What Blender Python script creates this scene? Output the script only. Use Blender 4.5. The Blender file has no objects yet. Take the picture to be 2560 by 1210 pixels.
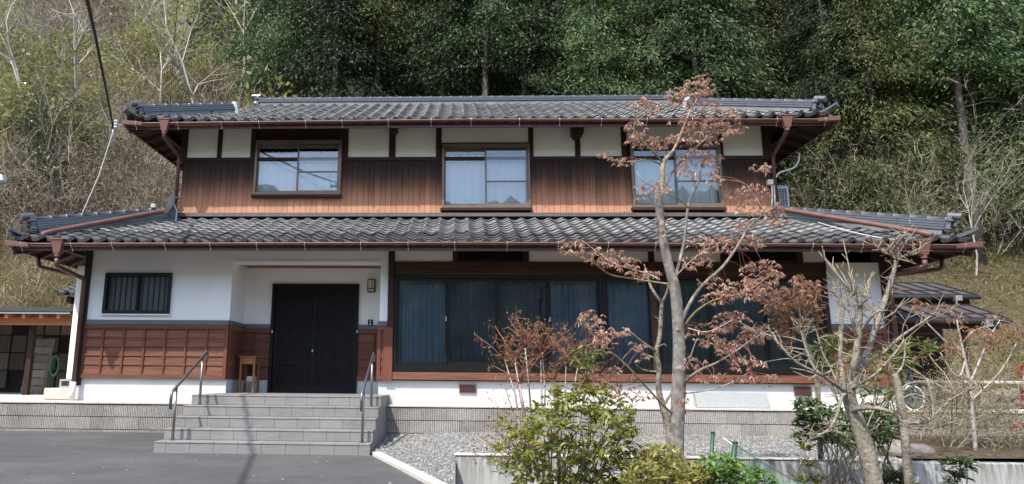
import bpy, bmesh, math, random
import numpy as np
from mathutils import Vector, Matrix

random.seed(7)
rng = np.random.default_rng(7)
SC = bpy.context.scene
COL = SC.collection
R = math.radians

# ------------------------------------------------------------------ camera
F, PPX, PPY = 1760.0, 1069.0, 605.0            # focal length and principal point (photo pixels)
EYE = Vector((0, 0, 1.65))
CROT = Matrix.Rotation(R(2.42), 3, 'Z') @ Matrix.Rotation(R(90 + 11.06), 3, 'X') @ Matrix.Rotation(R(.535), 3, 'Z')
cam_d = bpy.data.cameras.new('camera')
cam = bpy.data.objects.new('camera', cam_d)
COL.objects.link(cam)
cam_d.sensor_width = 36
cam_d.lens = F / 2560 * 36
cam_d.shift_x = (1280 - PPX) / 2560
cam_d.clip_end = 1500
cam.matrix_world = Matrix.Translation(EYE) @ CROT.to_4x4()
SC.camera = cam

# ------------------------------------------------------------------ sky, sun, exposure
SUN_EL, SUN_AZ = 55.0, 33.0                    # high spring sun, from the left of the viewer
w = bpy.data.worlds.new('World')
SC.world = w
w.use_nodes = True
nt = w.node_tree
sky = nt.nodes.new('ShaderNodeTexSky')
sky.sky_type = 'NISHITA'
sky.sun_disc = False
sky.sun_elevation = R(SUN_EL)
sky.sun_rotation = R(180 + SUN_AZ)
sky.air_density = 1.0
sky.dust_density = 1.4
nt.nodes['Background'].inputs['Strength'].default_value = 0.15
nt.links.new(sky.outputs[0], nt.nodes['Background'].inputs[0])
sd = bpy.data.lights.new('sun', 'SUN')
sd.energy = 2.4
sd.angle = R(.53)
sd.color = (1, .95, .87)
sun = bpy.data.objects.new('sun', sd)
COL.objects.link(sun)
sun_dir = Vector((-math.sin(R(SUN_AZ)) * math.cos(R(SUN_EL)), -math.cos(R(SUN_AZ)) * math.cos(R(SUN_EL)), math.sin(R(SUN_EL))))
sun.rotation_euler = sun_dir.to_track_quat('Z', 'Y').to_euler()
sun.location = sun_dir * 60
SC.view_settings.view_transform = 'Standard'
SC.view_settings.look = 'None'
SC.view_settings.exposure = 1.3
SC.view_settings.gamma = 1
SC.view_settings.use_curve_mapping = False
SC.cycles.use_denoising = True
SC.cycles.max_bounces = 8
SC.cycles.transparent_max_bounces = 16
SC.cycles.sample_clamp_indirect = 6

# ------------------------------------------------------------------ helpers
def ray(px, py):
    return CROT @ Vector(((px - PPX) / F, (PPY - py) / F, -1))
def P(px, py, Y):
    d = ray(px, py)
    return EYE + d * (Y / d.y)
def X(px, py, Y): return P(px, py, Y).x
def Z(px, py, Y): return P(px, py, Y).z

class B:
    """collects faces for one mesh object"""
    def __init__(s): s.v = []; s.f = []
    def hexa(s, p):
        n = len(s.v); s.v += [tuple(q) for q in p]
        for a in ((0,3,2,1),(4,5,6,7),(0,1,5,4),(1,2,6,5),(2,3,7,6),(3,0,4,7)): s.f.append(tuple(n+i for i in a))
        return s
    def box(s, x0, x1, y0, y1, z0, z1):
        return s.hexa([(x0,y0,z0),(x1,y0,z0),(x1,y1,z0),(x0,y1,z0),(x0,y0,z1),(x1,y0,z1),(x1,y1,z1),(x0,y1,z1)])
    def poly(s, pts):
        n = len(s.v); s.v += [tuple(q) for q in pts]; s.f.append(tuple(range(n, n+len(pts)))); return s
    def prism(s, prof, x0, x1):          # (y,z) profile swept along x
        n = len(s.v); k = len(prof)
        s.v += [(x0, y, z) for y, z in prof] + [(x1, y, z) for y, z in prof]
        for i in range(k):
            j = (i+1) % k; s.f.append((n+i, n+j, n+k+j, n+k+i))
        s.f.append(tuple(n+i for i in reversed(range(k)))); s.f.append(tuple(n+k+i for i in range(k)))
        return s
    def tube(s, pts, r, n=8, caps=True):
        pts = [Vector(p) for p in pts]
        rs = r if isinstance(r, (list, tuple)) else [r]*len(pts)
        base = len(s.v); up = None
        for i, p in enumerate(pts):
            a = pts[max(i-1, 0)]; b = pts[min(i+1, len(pts)-1)]
            t = (b-a)
            if t.length < 1e-9: t = Vector((0,0,1))
            t.normalize()
            if up is None:
                up = Vector((1,0,0)) if abs(t.x) < .8 else Vector((0,0,1))
            u = (up - t*up.dot(t))
            if u.length < 1e-6: u = t.orthogonal()
            u.normalize(); up = u; w_ = t.cross(u)
            for k in range(n):
                a_ = 2*math.pi*k/n
                s.v.append(tuple(p + (u*math.cos(a_) + w_*math.sin(a_))*rs[i]))
        for i in range(len(pts)-1):
            for k in range(n):
                k2 = (k+1) % n
                s.f.append((base+i*n+k, base+i*n+k2, base+(i+1)*n+k2, base+(i+1)*n+k))
        if caps:
            s.f.append(tuple(base+k for k in reversed(range(n))))
            e = base+(len(pts)-1)*n
            s.f.append(tuple(e+k for k in range(n)))
        return s
    def bar(s, a, b, w_, d):             # rectangular bar between two points
        a, b = Vector(a), Vector(b); t = (b-a).normalized()
        u = t.cross(Vector((0,0,1)))
        if u.length < 1e-4: u = Vector((1,0,0))
        u.normalize(); v = u.cross(t)
        q = []
        for p in (a, b):
            for i, j in ((-1,-1),(1,-1),(1,1),(-1,1)): q.append(p + u*(i*w_/2) + v*(j*d/2))
        return s.hexa(q)
    def mesh(s, name, smooth=False):
        m = bpy.data.meshes.new(name); m.from_pydata(s.v, [], s.f)
        if smooth: m.shade_smooth()
        m.update()
        return m
    def obj(s, name, mat, parent=None, smooth=False, bevel=0, M=None):
        m = s.mesh(name, smooth)
        if bevel:
            bm = bmesh.new(); bm.from_mesh(m)
            bmesh.ops.bevel(bm, geom=list(bm.edges), offset=bevel, segments=1, affect='EDGES', clamp_overlap=True)
            bm.to_mesh(m); bm.free()
        return put(name, m, mat, parent, M)

def put(name, mesh, mat, parent=None, M=None):
    o = bpy.data.objects.new(name, mesh)
    if mat is not None and not mesh.materials: mesh.materials.append(mat)
    COL.objects.link(o)
    if parent is not None:
        o.parent = parent; o.matrix_parent_inverse = WM[parent.name].inverted()
    if M is not None: o.matrix_basis = M
    WM[o.name] = M.copy() if M is not None else Matrix()
    return o
WM = {}
def tag(o, label=None, cat=None, group=None, kind=None):
    if label: o['label'] = label
    if cat: o['category'] = cat
    if group: o['group'] = group
    if kind: o['kind'] = kind
    return o
def thing(name, loc, label, cat, group=None):
    o = bpy.data.objects.new(name, None); COL.objects.link(o)
    o.empty_display_size = .2
    o.location = loc; WM[o.name] = Matrix.Translation(loc)
    return tag(o, label, cat, group)
def frame(p0, p1):                       # local frame on a vertical wall: x along it, y into it, z up
    a = Vector((p1[0]-p0[0], p1[1]-p0[1], 0)); L = a.length; a.normalize()
    n = Vector((0,0,1)).cross(a)
    M = Matrix(((a.x, n.x, 0, p0[0]), (a.y, n.y, 0, p0[1]), (0, 0, 1, 0), (0,0,0,1)))
    return M, L
def np_obj(name, verts, faces, mat, parent=None, smooth=False, M=None):
    """big mesh from numpy arrays, all faces the same size"""
    m = bpy.data.meshes.new(name)
    verts = np.asarray(verts, dtype=np.float32); faces = np.asarray(faces, dtype=np.int32)
    k = faces.shape[1]
    m.vertices.add(len(verts)); m.vertices.foreach_set('co', verts.ravel())
    m.loops.add(faces.size); m.loops.foreach_set('vertex_index', faces.ravel())
    m.polygons.add(len(faces)); m.polygons.foreach_set('loop_start', np.arange(0, faces.size, k, dtype=np.int32))
    m.update(calc_edges=True)
    if smooth: m.shade_smooth()
    return put(name, m, mat, parent, M)

# ------------------------------------------------------------------ materials
def lin(h):
    h = h.lstrip('#'); c = [int(h[i:i+2], 16)/255 for i in (0,2,4)]
    return tuple(((x/12.92) if x <= .04045 else ((x+.055)/1.055)**2.4) for x in c) + (1,)
def col(c): return lin(c) if isinstance(c, str) else tuple(c) + (1,) if len(c) == 3 else c
class N:
    def __init__(s, name):
        s.m = bpy.data.materials.new(name); s.m.use_nodes = True; s.t = s.m.node_tree
        s.p = s.t.nodes['Principled BSDF']; s.out = s.t.nodes['Material Output']
    def n(s, kind, **kw):
        x = s.t.nodes.new(kind)
        for k, v in kw.items(): setattr(x, k, v)
        return x
    def l(s, a, b): s.t.links.new(a, b)
    def pos(s, scale=(1,1,1), obj=False):
        g = s.n('ShaderNodeTexCoord').outputs['Object'] if obj else s.n('ShaderNodeNewGeometry').outputs['Position']
        mp = s.n('ShaderNodeMapping'); mp.inputs['Scale'].default_value = scale
        s.l(g, mp.inputs['Vector']); return mp.outputs[0]
    def noise(s, scale, stretch=(1,1,1), detail=4, obj=False, rough=.55, offs=None):
        t = s.n('ShaderNodeTexNoise'); t.inputs['Scale'].default_value = scale; t.inputs['Detail'].default_value = detail
        t.inputs['Roughness'].default_value = rough
        v = s.pos(stretch, obj)
        if offs is not None:
            ad = s.n('ShaderNodeVectorMath', operation='ADD'); s.l(v, ad.inputs[0]); s.l(offs, ad.inputs[1]); v = ad.outputs[0]
        s.l(v, t.inputs['Vector']); return t.outputs['Fac']
    def ramp(s, fac, stops):
        r = s.n('ShaderNodeValToRGB'); e = r.color_ramp.elements
        while len(e) < len(stops): e.new(.5)
        for i, (p, c) in enumerate(stops): e[i].position = p; e[i].color = col(c)
        s.l(fac, r.inputs[0]); return r.outputs[0]
    def mix(s, fac, a, b, mode='MIX'):
        x = s.n('ShaderNodeMix', data_type='RGBA', blend_type=mode)
        if isinstance(fac, (int, float)): x.inputs[0].default_value = fac
        else: s.l(fac, x.inputs[0])
        for i, c in ((6, a), (7, b)):
            if isinstance(c, (str, tuple)): x.inputs[i].default_value = col(c)
            else: s.l(c, x.inputs[i])
        return x.outputs[2]
    def math(s, op, a, b=None, clamp=False):
        x = s.n('ShaderNodeMath', operation=op); x.use_clamp = clamp
        for i, c in ((0, a), (1, b)):
            if c is None: continue
            if isinstance(c, (int, float)): x.inputs[i].default_value = c
            else: s.l(c, x.inputs[i])
        return x.outputs[0]
    def rng(s, v, a, b, c=0., d=1.):
        x = s.n('ShaderNodeMapRange'); s.l(v, x.inputs[0])
        for i, q in enumerate((a, b, c, d)): x.inputs[i+1].default_value = q
        return x.outputs[0]
    def rand(s): return s.n('ShaderNodeObjectInfo').outputs['Random']
    def island(s): return s.n('ShaderNodeNewGeometry').outputs['Random Per Island']
    def vary(s, c, r, amt):              # per-piece brightness
        h = s.n('ShaderNodeHueSaturation'); s.l(c, h.inputs['Color'])
        s.l(s.rng(r, 0, 1, 1-amt, 1+amt), h.inputs['Value']); return h.outputs[0]
    def bump(s, h, strength=.3, dist=.01):
        b = s.n('ShaderNodeBump'); b.inputs['Strength'].default_value = strength; b.inputs['Distance'].default_value = dist
        s.l(h, b.inputs['Height']); s.l(b.outputs[0], s.p.inputs['Normal']); return s
    def fin(s, c, rough=.7, metal=0., spec=.5):
        if isinstance(c, (str, tuple)): s.p.inputs['Base Color'].default_value = col(c)
        else: s.l(c, s.p.inputs['Base Color'])
        if isinstance(rough, (int, float)): s.p.inputs['Roughness'].default_value = rough
        else: s.l(rough, s.p.inputs['Roughness'])
        s.p.inputs['Metallic'].default_value = metal
        s.p.inputs['Specular IOR Level'].default_value = spec
        return s.m

def simple(name, c1, c2, scale=6, stretch=(1,1,1), rough=.7, bump=.0, bscale=None, vary=0., metal=0, spec=.5, isl=False, detail=4):
    q = N(name)
    f = q.noise(scale, stretch, detail)
    c = q.mix(q.rng(f, .3, .7), c1, c2)
    if vary: c = q.vary(c, q.island() if isl else q.rand(), vary)
    if bump: q.bump(q.noise(bscale or scale*3, stretch, 5), bump)
    return q.fin(c, rough, metal, spec)

def wood(name, c1, c2, axis='x', rough=.7, vary=.12, bump=.25):
    q = N(name)
    st = {'x': (.05,1,1), 'y': (1,.05,1), 'z': (1,1,.05)}[axis]
    off = q.n('ShaderNodeCombineXYZ'); r = q.math('MULTIPLY', q.rand(), 37.)
    for i in range(3): q.l(r, off.inputs[i])
    f = q.noise(34, st, 6, offs=off.outputs[0], rough=.65)
    f2 = q.noise(5, st, 3, offs=off.outputs[0])
    c = q.mix(q.rng(f, .32, .68), c1, c2)
    c = q.mix(q.rng(f2, .35, .75, 0, .55), c, c1)
    c = q.vary(c, q.rand(), vary)
    q.bump(f, bump, .004)
    return q.fin(c, rough, spec=.2)

M = {}
def plaster(name, c1, c2, z0=None, z1=None):
    q = N(name)
    f = q.noise(2.2, (1,1,.5), 5); f2 = q.noise(160, (1,1,1), 2)
    c = q.mix(q.rng(f, .35, .7), c1, c2)
    if z0 is not None:                    # splashed dirt along the foot
        zz = q.n('ShaderNodeSeparateXYZ'); q.l(q.pos(), zz.inputs[0])
        g = q.math('MULTIPLY', q.rng(zz.outputs[2], z0, z1, 1, 0), q.rng(q.noise(9, (1,1,.35), 5), .42, .7))
        c = q.mix(q.math('MULTIPLY', g, .5), c, '#b7ad98')
    q.bump(f2, .12, .004)
    return q.fin(c, .85, spec=.2)
M['plaster'] = plaster('white_plaster', (.83,.83,.82), (.78,.78,.76))
M['panel'] = plaster('cream_plaster', (.83,.81,.73), (.78,.75,.66))
M['found'] = plaster('foundation_render', (.60,.61,.60), (.52,.53,.52), 1.24, 1.40)
M['dark_wood'] = wood('dark_stained_wood', (.028,.016,.012), (.055,.030,.022), 'z')
M['dark_wood_x'] = wood('dark_stained_wood_lying', (.028,.016,.012), (.060,.032,.023), 'x')
M['old_beam'] = wood('old_worn_beam', (.035,.018,.012), (.13,.065,.038), 'x', vary=.2, bump=.5)
M['red_wood_x'] = wood('red_brown_wood_lying', (.10,.039,.025), (.225,.103,.067), 'x', vary=.16)
M['red_wood_z'] = wood('red_brown_wood_standing', (.12,.042,.027), (.18,.068,.044), 'z', vary=.1)
M['red_wood_y'] = wood('red_brown_wood_receding', (.10,.039,.025), (.225,.103,.067), 'y', vary=.16)
M['orange_wood'] = wood('fresh_orange_wood', (.26,.105,.048), (.38,.17,.08), 'x')
M['stool_wood'] = wood('varnished_stool_wood', (.20,.09,.045), (.33,.16,.08), 'z')
M['grey_wood'] = wood('weathered_grey_wood', (.12,.105,.09), (.22,.20,.175), 'z', vary=.25)
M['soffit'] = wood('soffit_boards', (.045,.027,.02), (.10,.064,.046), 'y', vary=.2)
M['band'] = simple('grey_flashing', (.085,.095,.105), (.11,.12,.13), 3, rough=.5)
M['black'] = simple('black_aluminium', (.008,.008,.009), (.014,.013,.013), 8, rough=.38, spec=.25)
M['black_door'] = simple('black_door_paint', (.009,.009,.010), (.015,.015,.015), 8, rough=.5, spec=.15)
M['bronze'] = simple('bronze_aluminium', (.17,.12,.088), (.21,.15,.11), 5, rough=.42, metal=.3)
M['gutter'] = simple('red_brown_gutter', (.135,.058,.045), (.18,.082,.064), 7, rough=.55, bump=.05)
M['gutter_dark'] = simple('dark_brown_downpipe', (.085,.034,.030), (.12,.052,.044), 7, rough=.45)
M['steel'] = simple('galvanised_steel', (.42,.43,.43), (.52,.53,.53), 20, rough=.42, metal=.75)
M['steel_bright'] = simple('stainless_steel', (.21,.20,.185), (.27,.255,.24), 20, rough=.36, metal=.85)
M['white_metal'] = simple('white_enamel', (.72,.72,.69), (.62,.62,.58), 6, rough=.45)
M['grey_plastic'] = simple('grey_plastic', (.36,.39,.39), (.44,.47,.47), 6, rough=.5)
M['cinder'] = simple('cinder_block', (.30,.30,.28), (.40,.39,.37), 40, rough=.95, bump=.4)
M['granite'] = simple('speckled_granite', (.16,.165,.17), (.44,.45,.45), 130, rough=.6, bump=.1)
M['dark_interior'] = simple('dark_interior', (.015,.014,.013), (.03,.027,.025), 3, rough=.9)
M['hose'] = simple('green_hose', (.015,.11,.06), (.02,.15,.085), 9, rough=.5)
M['blue_plastic'] = simple('blue_plastic', (.02,.04,.10), (.03,.06,.14), 9, rough=.4)
M['stake'] = simple('green_stake', (.012,.05,.025), (.02,.08,.04), 12, rough=.5)
M['net'] = simple('green_net_cord', (.03,.26,.14), (.05,.36,.21), 9, rough=.6)
M['cable'] = simple('black_cable', (.02,.02,.02), (.035,.033,.03), 30, rough=.7)
M['ceramic'] = simple('insulator_ceramic', (.55,.56,.52), (.65,.66,.62), 9, rough=.3)

q = N('smoked_roof_tile')
f = q.noise(7, (1,1,1), 4); f2 = q.noise(45, (1,1,1), 4)
c = q.mix(q.rng(f, .3, .72), (.082,.083,.085), (.130,.129,.127))
c = q.mix(q.rng(f2, .56, .75, 0, .5), c, (.17,.165,.15))
c = q.mix(q.rng(q.noise(.9, (1,1,1), 5), .5, .75, 0, .45), c, (.10,.095,.075))
c = q.vary(c, q.island(), .26); c = q.vary(c, q.rand(), .2)
q.bump(f2, .12, .003)
M['tile'] = q.fin(c, q.rng(f2, .3, .7, .40, .56), .15, .5)
q = N('ridge_tile_glossy')
f2 = q.noise(30, (1,1,1), 4)
c = q.mix(q.rng(f2, .3, .7), (.075,.080,.090), (.125,.130,.140)); c = q.vary(c, q.rand(), .12)
M['ridge'] = q.fin(c, q.rng(f2, .3, .7, .27, .4), .25, .6)
M['ridge_base'] = simple('grey_ridge_bedding', (.15,.152,.155), (.22,.222,.225), 9, rough=.8, bump=.3)
M['mortar'] = simple('ridge_mortar', (.55,.56,.56), (.38,.39,.38), 9, rough=.9, bump=.3)

# charred cedar boards: weathered away from the foot up, bounced light painted in too
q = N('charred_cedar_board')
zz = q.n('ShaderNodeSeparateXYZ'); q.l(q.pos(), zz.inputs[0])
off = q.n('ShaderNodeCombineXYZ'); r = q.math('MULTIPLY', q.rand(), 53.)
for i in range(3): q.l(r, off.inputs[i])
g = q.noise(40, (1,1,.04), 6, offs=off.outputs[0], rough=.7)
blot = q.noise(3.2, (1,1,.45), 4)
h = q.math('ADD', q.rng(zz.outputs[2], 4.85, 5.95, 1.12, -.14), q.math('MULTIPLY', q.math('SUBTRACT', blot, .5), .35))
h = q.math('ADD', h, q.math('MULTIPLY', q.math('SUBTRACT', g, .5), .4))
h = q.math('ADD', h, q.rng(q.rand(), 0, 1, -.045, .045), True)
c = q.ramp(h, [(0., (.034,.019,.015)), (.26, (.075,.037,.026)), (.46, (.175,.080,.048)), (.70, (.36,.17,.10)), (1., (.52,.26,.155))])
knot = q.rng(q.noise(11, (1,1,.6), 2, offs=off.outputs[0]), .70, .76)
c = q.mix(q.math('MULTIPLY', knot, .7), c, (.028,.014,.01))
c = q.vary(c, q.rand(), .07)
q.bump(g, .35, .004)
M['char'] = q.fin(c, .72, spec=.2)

# window glass: mirror-like front with a clear, tinted body
def glass(name, tint, refl, rough=.0):
    q = N(name)
    tr = q.n('ShaderNodeBsdfTransparent'); tr.inputs[0].default_value = col(tint)
    gl = q.n('ShaderNodeBsdfGlossy'); gl.inputs['Roughness'].default_value = rough
    gl.inputs['Color'].default_value = (.95,.97,1,1)
    fr = q.n('ShaderNodeFresnel'); fr.inputs['IOR'].default_value = 1.52
    mx = q.n('ShaderNodeMixShader')
    q.l(q.math('MULTIPLY', fr.outputs[0], refl, True), mx.inputs[0])
    b = q.n('ShaderNodeBump'); b.inputs['Strength'].default_value = .03; b.inputs['Distance'].default_value = .02
    q.l(q.noise(1.6, (1,1,1), 2), b.inputs['Height']); q.l(b.outputs[0], gl.inputs['Normal'])
    q.l(tr.outputs[0], mx.inputs[1]); q.l(gl.outputs[0], mx.inputs[2]); q.l(mx.outputs[0], q.out.inputs[0])
    return q.m
M['glass'] = glass('window_glass', (.74,.80,.86), 1.25)
M['glass_up'] = glass('upper_window_glass', (.92,.94,.95), 1.7)
M['glass_dim'] = glass('darker_window_glass', (.60,.64,.68), 1.1)  # darker tint for some of the lower panes
M['frosted'] = simple('frosted_pane', (.10,.115,.12), (.13,.145,.15), 3, rough=.2)
M['door_glass'] = simple('dark_door_glass', (.010,.011,.013), (.014,.015,.017), 3, rough=.06)
M['curtain_blue'] = simple('grey_blue_curtain', (.26,.33,.39), (.33,.40,.46), 3, rough=.9)
M['curtain_white'] = simple('white_curtain', (.80,.83,.84), (.85,.87,.87), 3, rough=.9)
M['lamp_glass'] = simple('opal_lamp_glass', (.60,.56,.48), (.66,.62,.53), 5, rough=.4)
M['cream_net'] = simple('lace_valance', (.50,.46,.38), (.60,.56,.48), 20, rough=.9)

q = N('grey_step_tile')
f = q.noise(60, (.12,1,1), 5); f2 = q.noise(3, (1,1,1), 3)
c = q.mix(q.rng(f, .3, .7), (.175,.166,.158), (.235,.223,.212)); c = q.mix(q.rng(f2, .4, .7, 0, .35), c, (.27,.255,.24))
c = q.vary(c, q.rand(), .06); q.bump(f, .2, .003)
M['step_tile'] = q.fin(c, .62)
M['grout'] = simple('dark_grout', (.10,.095,.09), (.14,.135,.128), 30, rough=.95)

q = N('ribbed_block_concrete')
f = q.noise(90, (1,1,.3), 5); f2 = q.noise(1.4, (1,1,1), 4)
c = q.mix(q.rng(f, .3, .7), (.22,.20,.18), (.47,.44,.40))
c = q.mix(q.rng(f2, .45, .72, 0, .55), c, (.165,.15,.132)); c = q.vary(c, q.rand(), .13)
q.bump(f, .6, .006)
M['block'] = q.fin(c, .95, spec=.2)
M['cap'] = simple('pale_concrete_cap', (.46,.42,.36), (.56,.52,.46), 5, rough=.9, bump=.2, bscale=60)
M['kerb'] = simple('pale_kerb_stone', (.40,.375,.32), (.52,.49,.42), 22, rough=.9, bump=.3, bscale=70, vary=.08)

q = N('stained_concrete')
zz = q.n('ShaderNodeSeparateXYZ'); q.l(q.pos(), zz.inputs[0])
f = q.noise(3.5, (1,1,1), 5); dr = q.noise(16, (1,1,.10), 5, rough=.7)
c = q.mix(q.rng(f, .3, .7), (.50,.505,.49), (.38,.38,.36))
st = q.math('MULTIPLY', q.rng(dr, .38, .58), q.rng(zz.outputs[2], .36, .76, .03, 1.0))
c = q.mix(q.math('MULTIPLY', st, .8), c, (.12,.11,.085))
q.bump(q.noise(80, (1,1,1), 3), .2, .004)
M['stained'] = q.fin(c, .9, spec=.25)

q = N('asphalt')
f = q.noise(120, (1,1,1), 4, rough=.75); f2 = q.noise(.8, (1,1.8,1), 6, rough=.65); f3 = q.noise(9, (1,1,1), 5, rough=.7)
c = q.mix(q.rng(f, .3, .75), (.042,.041,.041), (.105,.102,.100))
c = q.mix(q.rng(f2, .40, .62, 0, .7), c, (.112,.105,.10))
c = q.mix(q.rng(f3, .52, .72, 0, .5), c, (.045,.044,.044))
sw = q.noise(1.1, (.35,2.2,1), 5, rough=.7)
c = q.mix(q.rng(sw, .52, .72, 0, .45), c, (.135,.122,.108))
sp = q.noise(420, (1,1,1), 1); c = q.mix(q.rng(sp, .70, .74, 0, .5), c, (.34,.33,.31))
q.bump(f, .9, .008)
M['asphalt'] = q.fin(c, .88, spec=.35)
q = N('gravel_bed')
f = q.noise(70, (1,1,1), 4)
M['gravel_bed'] = q.bump(f, .8, .012).fin(q.mix(q.rng(f, .32, .68), (.10,.097,.093), (.27,.262,.248)), .95)
q = N('gravel_stone')
r = q.island()
M['gravel'] = q.fin(q.ramp(r, [(0, (.085,.085,.08)), (.45, (.17,.167,.158)), (.8, (.26,.253,.235)), (1, (.42,.405,.37))]), .9)
q = N('hill_soil')
f = q.noise(.25, (1,1,1), 6); f2 = q.noise(5, (1,1,1), 5)
c = q.mix(q.rng(f, .35, .65), (.048,.038,.023), (.085,.067,.04)); c = q.mix(q.rng(f2, .35, .7, 0, .7), c, (.125,.10,.06))
M['soil'] = q.bump(f2, .8, .1).fin(c, 1., spec=.1)
q = N('bed_soil')
f2 = q.noise(9, (1,1,1), 5)
M['bed'] = q.bump(f2, .8, .03).fin(q.mix(q.rng(f2, .3, .7), (.06,.045,.03), (.12,.095,.065)), 1., spec=.1)
# ------------------------------------------------------------------ the setting: ground
def asphalt_z(y): return .0705*y if y < 9.5 else .67 + (y-9.5)*.045
def grid(name, xs, ys, fz, mat, smooth=True):
    v = []; f = []
    for y in ys:
        for x in xs: v.append((x, y, fz(x, y)))
    n = len(xs)
    for j in range(len(ys)-1):
        for i in range(n-1): f.append((j*n+i, j*n+i+1, (j+1)*n+i+1, (j+1)*n+i))
    b = B(); b.v = v; b.f = f
    return b.obj(name, mat, smooth=smooth)
def hash2(x, y, s=0):
    a = math.sin(x*12.9898 + y*78.233 + s*37.7)*43758.5453
    return a - math.floor(a)
def vnoise(x, y, s=0):
    xi, yi = math.floor(x), math.floor(y); u, v = x-xi, y-yi
    u = u*u*(3-2*u); v = v*v*(3-2*v)
    return (hash2(xi,yi,s)*(1-u)+hash2(xi+1,yi,s)*u)*(1-v) + (hash2(xi,yi+1,s)*(1-u)+hash2(xi+1,yi+1,s)*u)*v
def hill_z(x, y):
    if y < 18: return 1.05
    t = y-18
    z = 1.05 + .80*t - 1.4*(1-math.exp(-t/2.2))
    z += (vnoise(x*.09, y*.09, 3)-.5)*3.0*min(1, t/8) + (vnoise(x*.3, y*.3, 5)-.5)*.8*min(1, t/4)
    return z
xs = [-140+4*i for i in range(20)] + [-60+1.5*i for i in range(88)] + [72+4*i for i in range(20)]
ys = [11.9, 13, 15, 17, 18] + [18.5+.75*i for i in range(50)] + [57+3*i for i in range(36)]
tag(grid('hillside', xs, ys, lambda x, y: hill_z(x, y) if y > 12 else 1.05, M['soil']), kind='structure')

# ground: one sheet in front, reaching behind the viewer to the opposite hill
def ground_z(x, y):
    return asphalt_z(max(y, -6)) - .03 - (.38 if x > -.05 and y < 8.9 else 0)
tag(grid('ground', [-160,-80,-40,-20,-12,0,.2,.6,12,20,40,80,160], [-260,-120,-60,-30,-12,-6,0,3,6,8.6,9.5,11.9,11.95],
         ground_z, M['bed'], False), kind='structure')
# asphalt drive, bounded on the right by the kerb line
KA, KB = Vector((-1.10, 9.50)), Vector((.62, 5.9))
def kerb_x(y): return KA.x + (KB.x-KA.x)*(KA.y-y)/(KA.y-KB.y)
v = []; f = []
ys2 = [-12,-6,0,3,5,6,7,8,8.7,9.5,10.5,11.64]
for y in ys2:
    xe = kerb_x(min(y, 9.5)) if y > 3 else kerb_x(3)
    for k in range(9): v.append((-14 + (xe+14)*k/8, y, asphalt_z(max(y,-6)) + .012*(vnoise(k*1.7, y*.9, 2)-.5)))
for j in range(len(ys2)-1):
    for i in range(8): f.append((j*9+i, j*9+i+1, (j+1)*9+i+1, (j+1)*9+i))
b = B(); b.v = v; b.f = f
tag(b.obj('driveway', M['asphalt'], smooth=True), kind='structure')
# kerb stones
kerb = thing('kerb', (KA.x, KA.y, asphalt_z(9.5)), 'row of pale kerb stones between the asphalt and the gravel', 'kerb')
d = Vector((KB.x-KA.x, KB.y-KA.y, 0)); L = d.length; d.normalize(); nrm = Vector((-d.y, d.x, 0))
n = 8
for i in range(n):
    s0, s1 = L*i/n+.004, L*(i+1)/n-.004
    p = [];
    for zz_ in (-.12, .05):
        for s_, o_ in ((s0,0),(s1,0),(s1,.12),(s0,.12)):
            q_ = KA.to_3d() + d*s_ + nrm*(o_+random.uniform(-.003,.003)); q_.z = asphalt_z(q_.y) + zz_
            p.append(q_)
    B().hexa(p).obj('kerb_stone', M['kerb'], kerb, bevel=.008)

# gravel yard
SX_R = -1.13
def gravel_z(x, y):
    hi = .74 + .03*(y-8.8)
    lo = asphalt_z(y)+.02
    t = max(0, min(1, (x-kerb_x(min(y, 9.5))-.1)/1.1)); t = t*t*(3-2*t)
    return lo*(1-t) + hi*t + (vnoise(x*3, y*3, 9)-.5)*.02
def gravel_right(y): return 9.8 if y > 8.84 else max(kerb_x(y)+.2, -.012)
v = []; f = []; yy = [5.9+.2*i for i in range(15)] + [8.83, 8.85] + [9+.2*i for i in range(14)]
n = 50
for y in yy:
    xa, xb = (kerb_x(y)+.1 if y < 9.5 else SX_R-.02), gravel_right(y)
    for k in range(n):
        xx = xa+(xb-xa)*(k/(n-1))**1.3; v.append((xx, y, gravel_z(xx, y)))
for j in range(len(yy)-1):
    for i in range(n-1): f.append((j*n+i, j*n+i+1, (j+1)*n+i+1, (j+1)*n+i))
b = B(); b.v = v; b.f = f
tag(b.obj('gravel_yard', M['gravel_bed']), kind='structure')
# loose stones of the gravel
def scatter_stones(n):
    out = []
    while len(out) < n:
        x = rng.uniform(-1.1, 6.2); y = rng.uniform(6.6, 11.6)
        if (y < 8.95 and x > -.03) or (y < 8.8 and x > gravel_right(y)): continue
        if y < 9.7 and x < kerb_x(min(y, 9.5)) + .13: continue
        out.append((x, y, gravel_z(x, y)))
    return np.array(out)
st = scatter_stones(34000)
stray = np.array([(x_, y_, asphalt_z(y_)+.004) for x_, y_ in zip(rng.uniform(-6, .1, 120), rng.uniform(5.5, 11.5, 120)) if x_ < kerb_x(min(y_, 9.5))-.05 and not (-4.1 < x_ < -1.05 and y_ > 9.45)])
st = np.concatenate([st, stray])
octv = np.array([(1,0,0),(0,1,0),(-1,0,0),(0,-1,0),(0,0,1),(0,0,-1)], float)
octf = np.array([(0,1,4),(1,2,4),(2,3,4),(3,0,4)])
sz = rng.uniform(.007, .019, (len(st),1,1)); an = rng.uniform(0, 6.28, len(st))
rot = np.zeros((len(st),3,3)); rot[:,0,0]=np.cos(an); rot[:,0,1]=-np.sin(an); rot[:,1,0]=np.sin(an); rot[:,1,1]=np.cos(an); rot[:,2,2]=.75
V = np.einsum('nij,kj->nki', rot, octv)*sz*rng.uniform(.7,1.3,(len(st),6,1)) + st[:,None,:] + np.array([0,0,.003])
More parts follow.
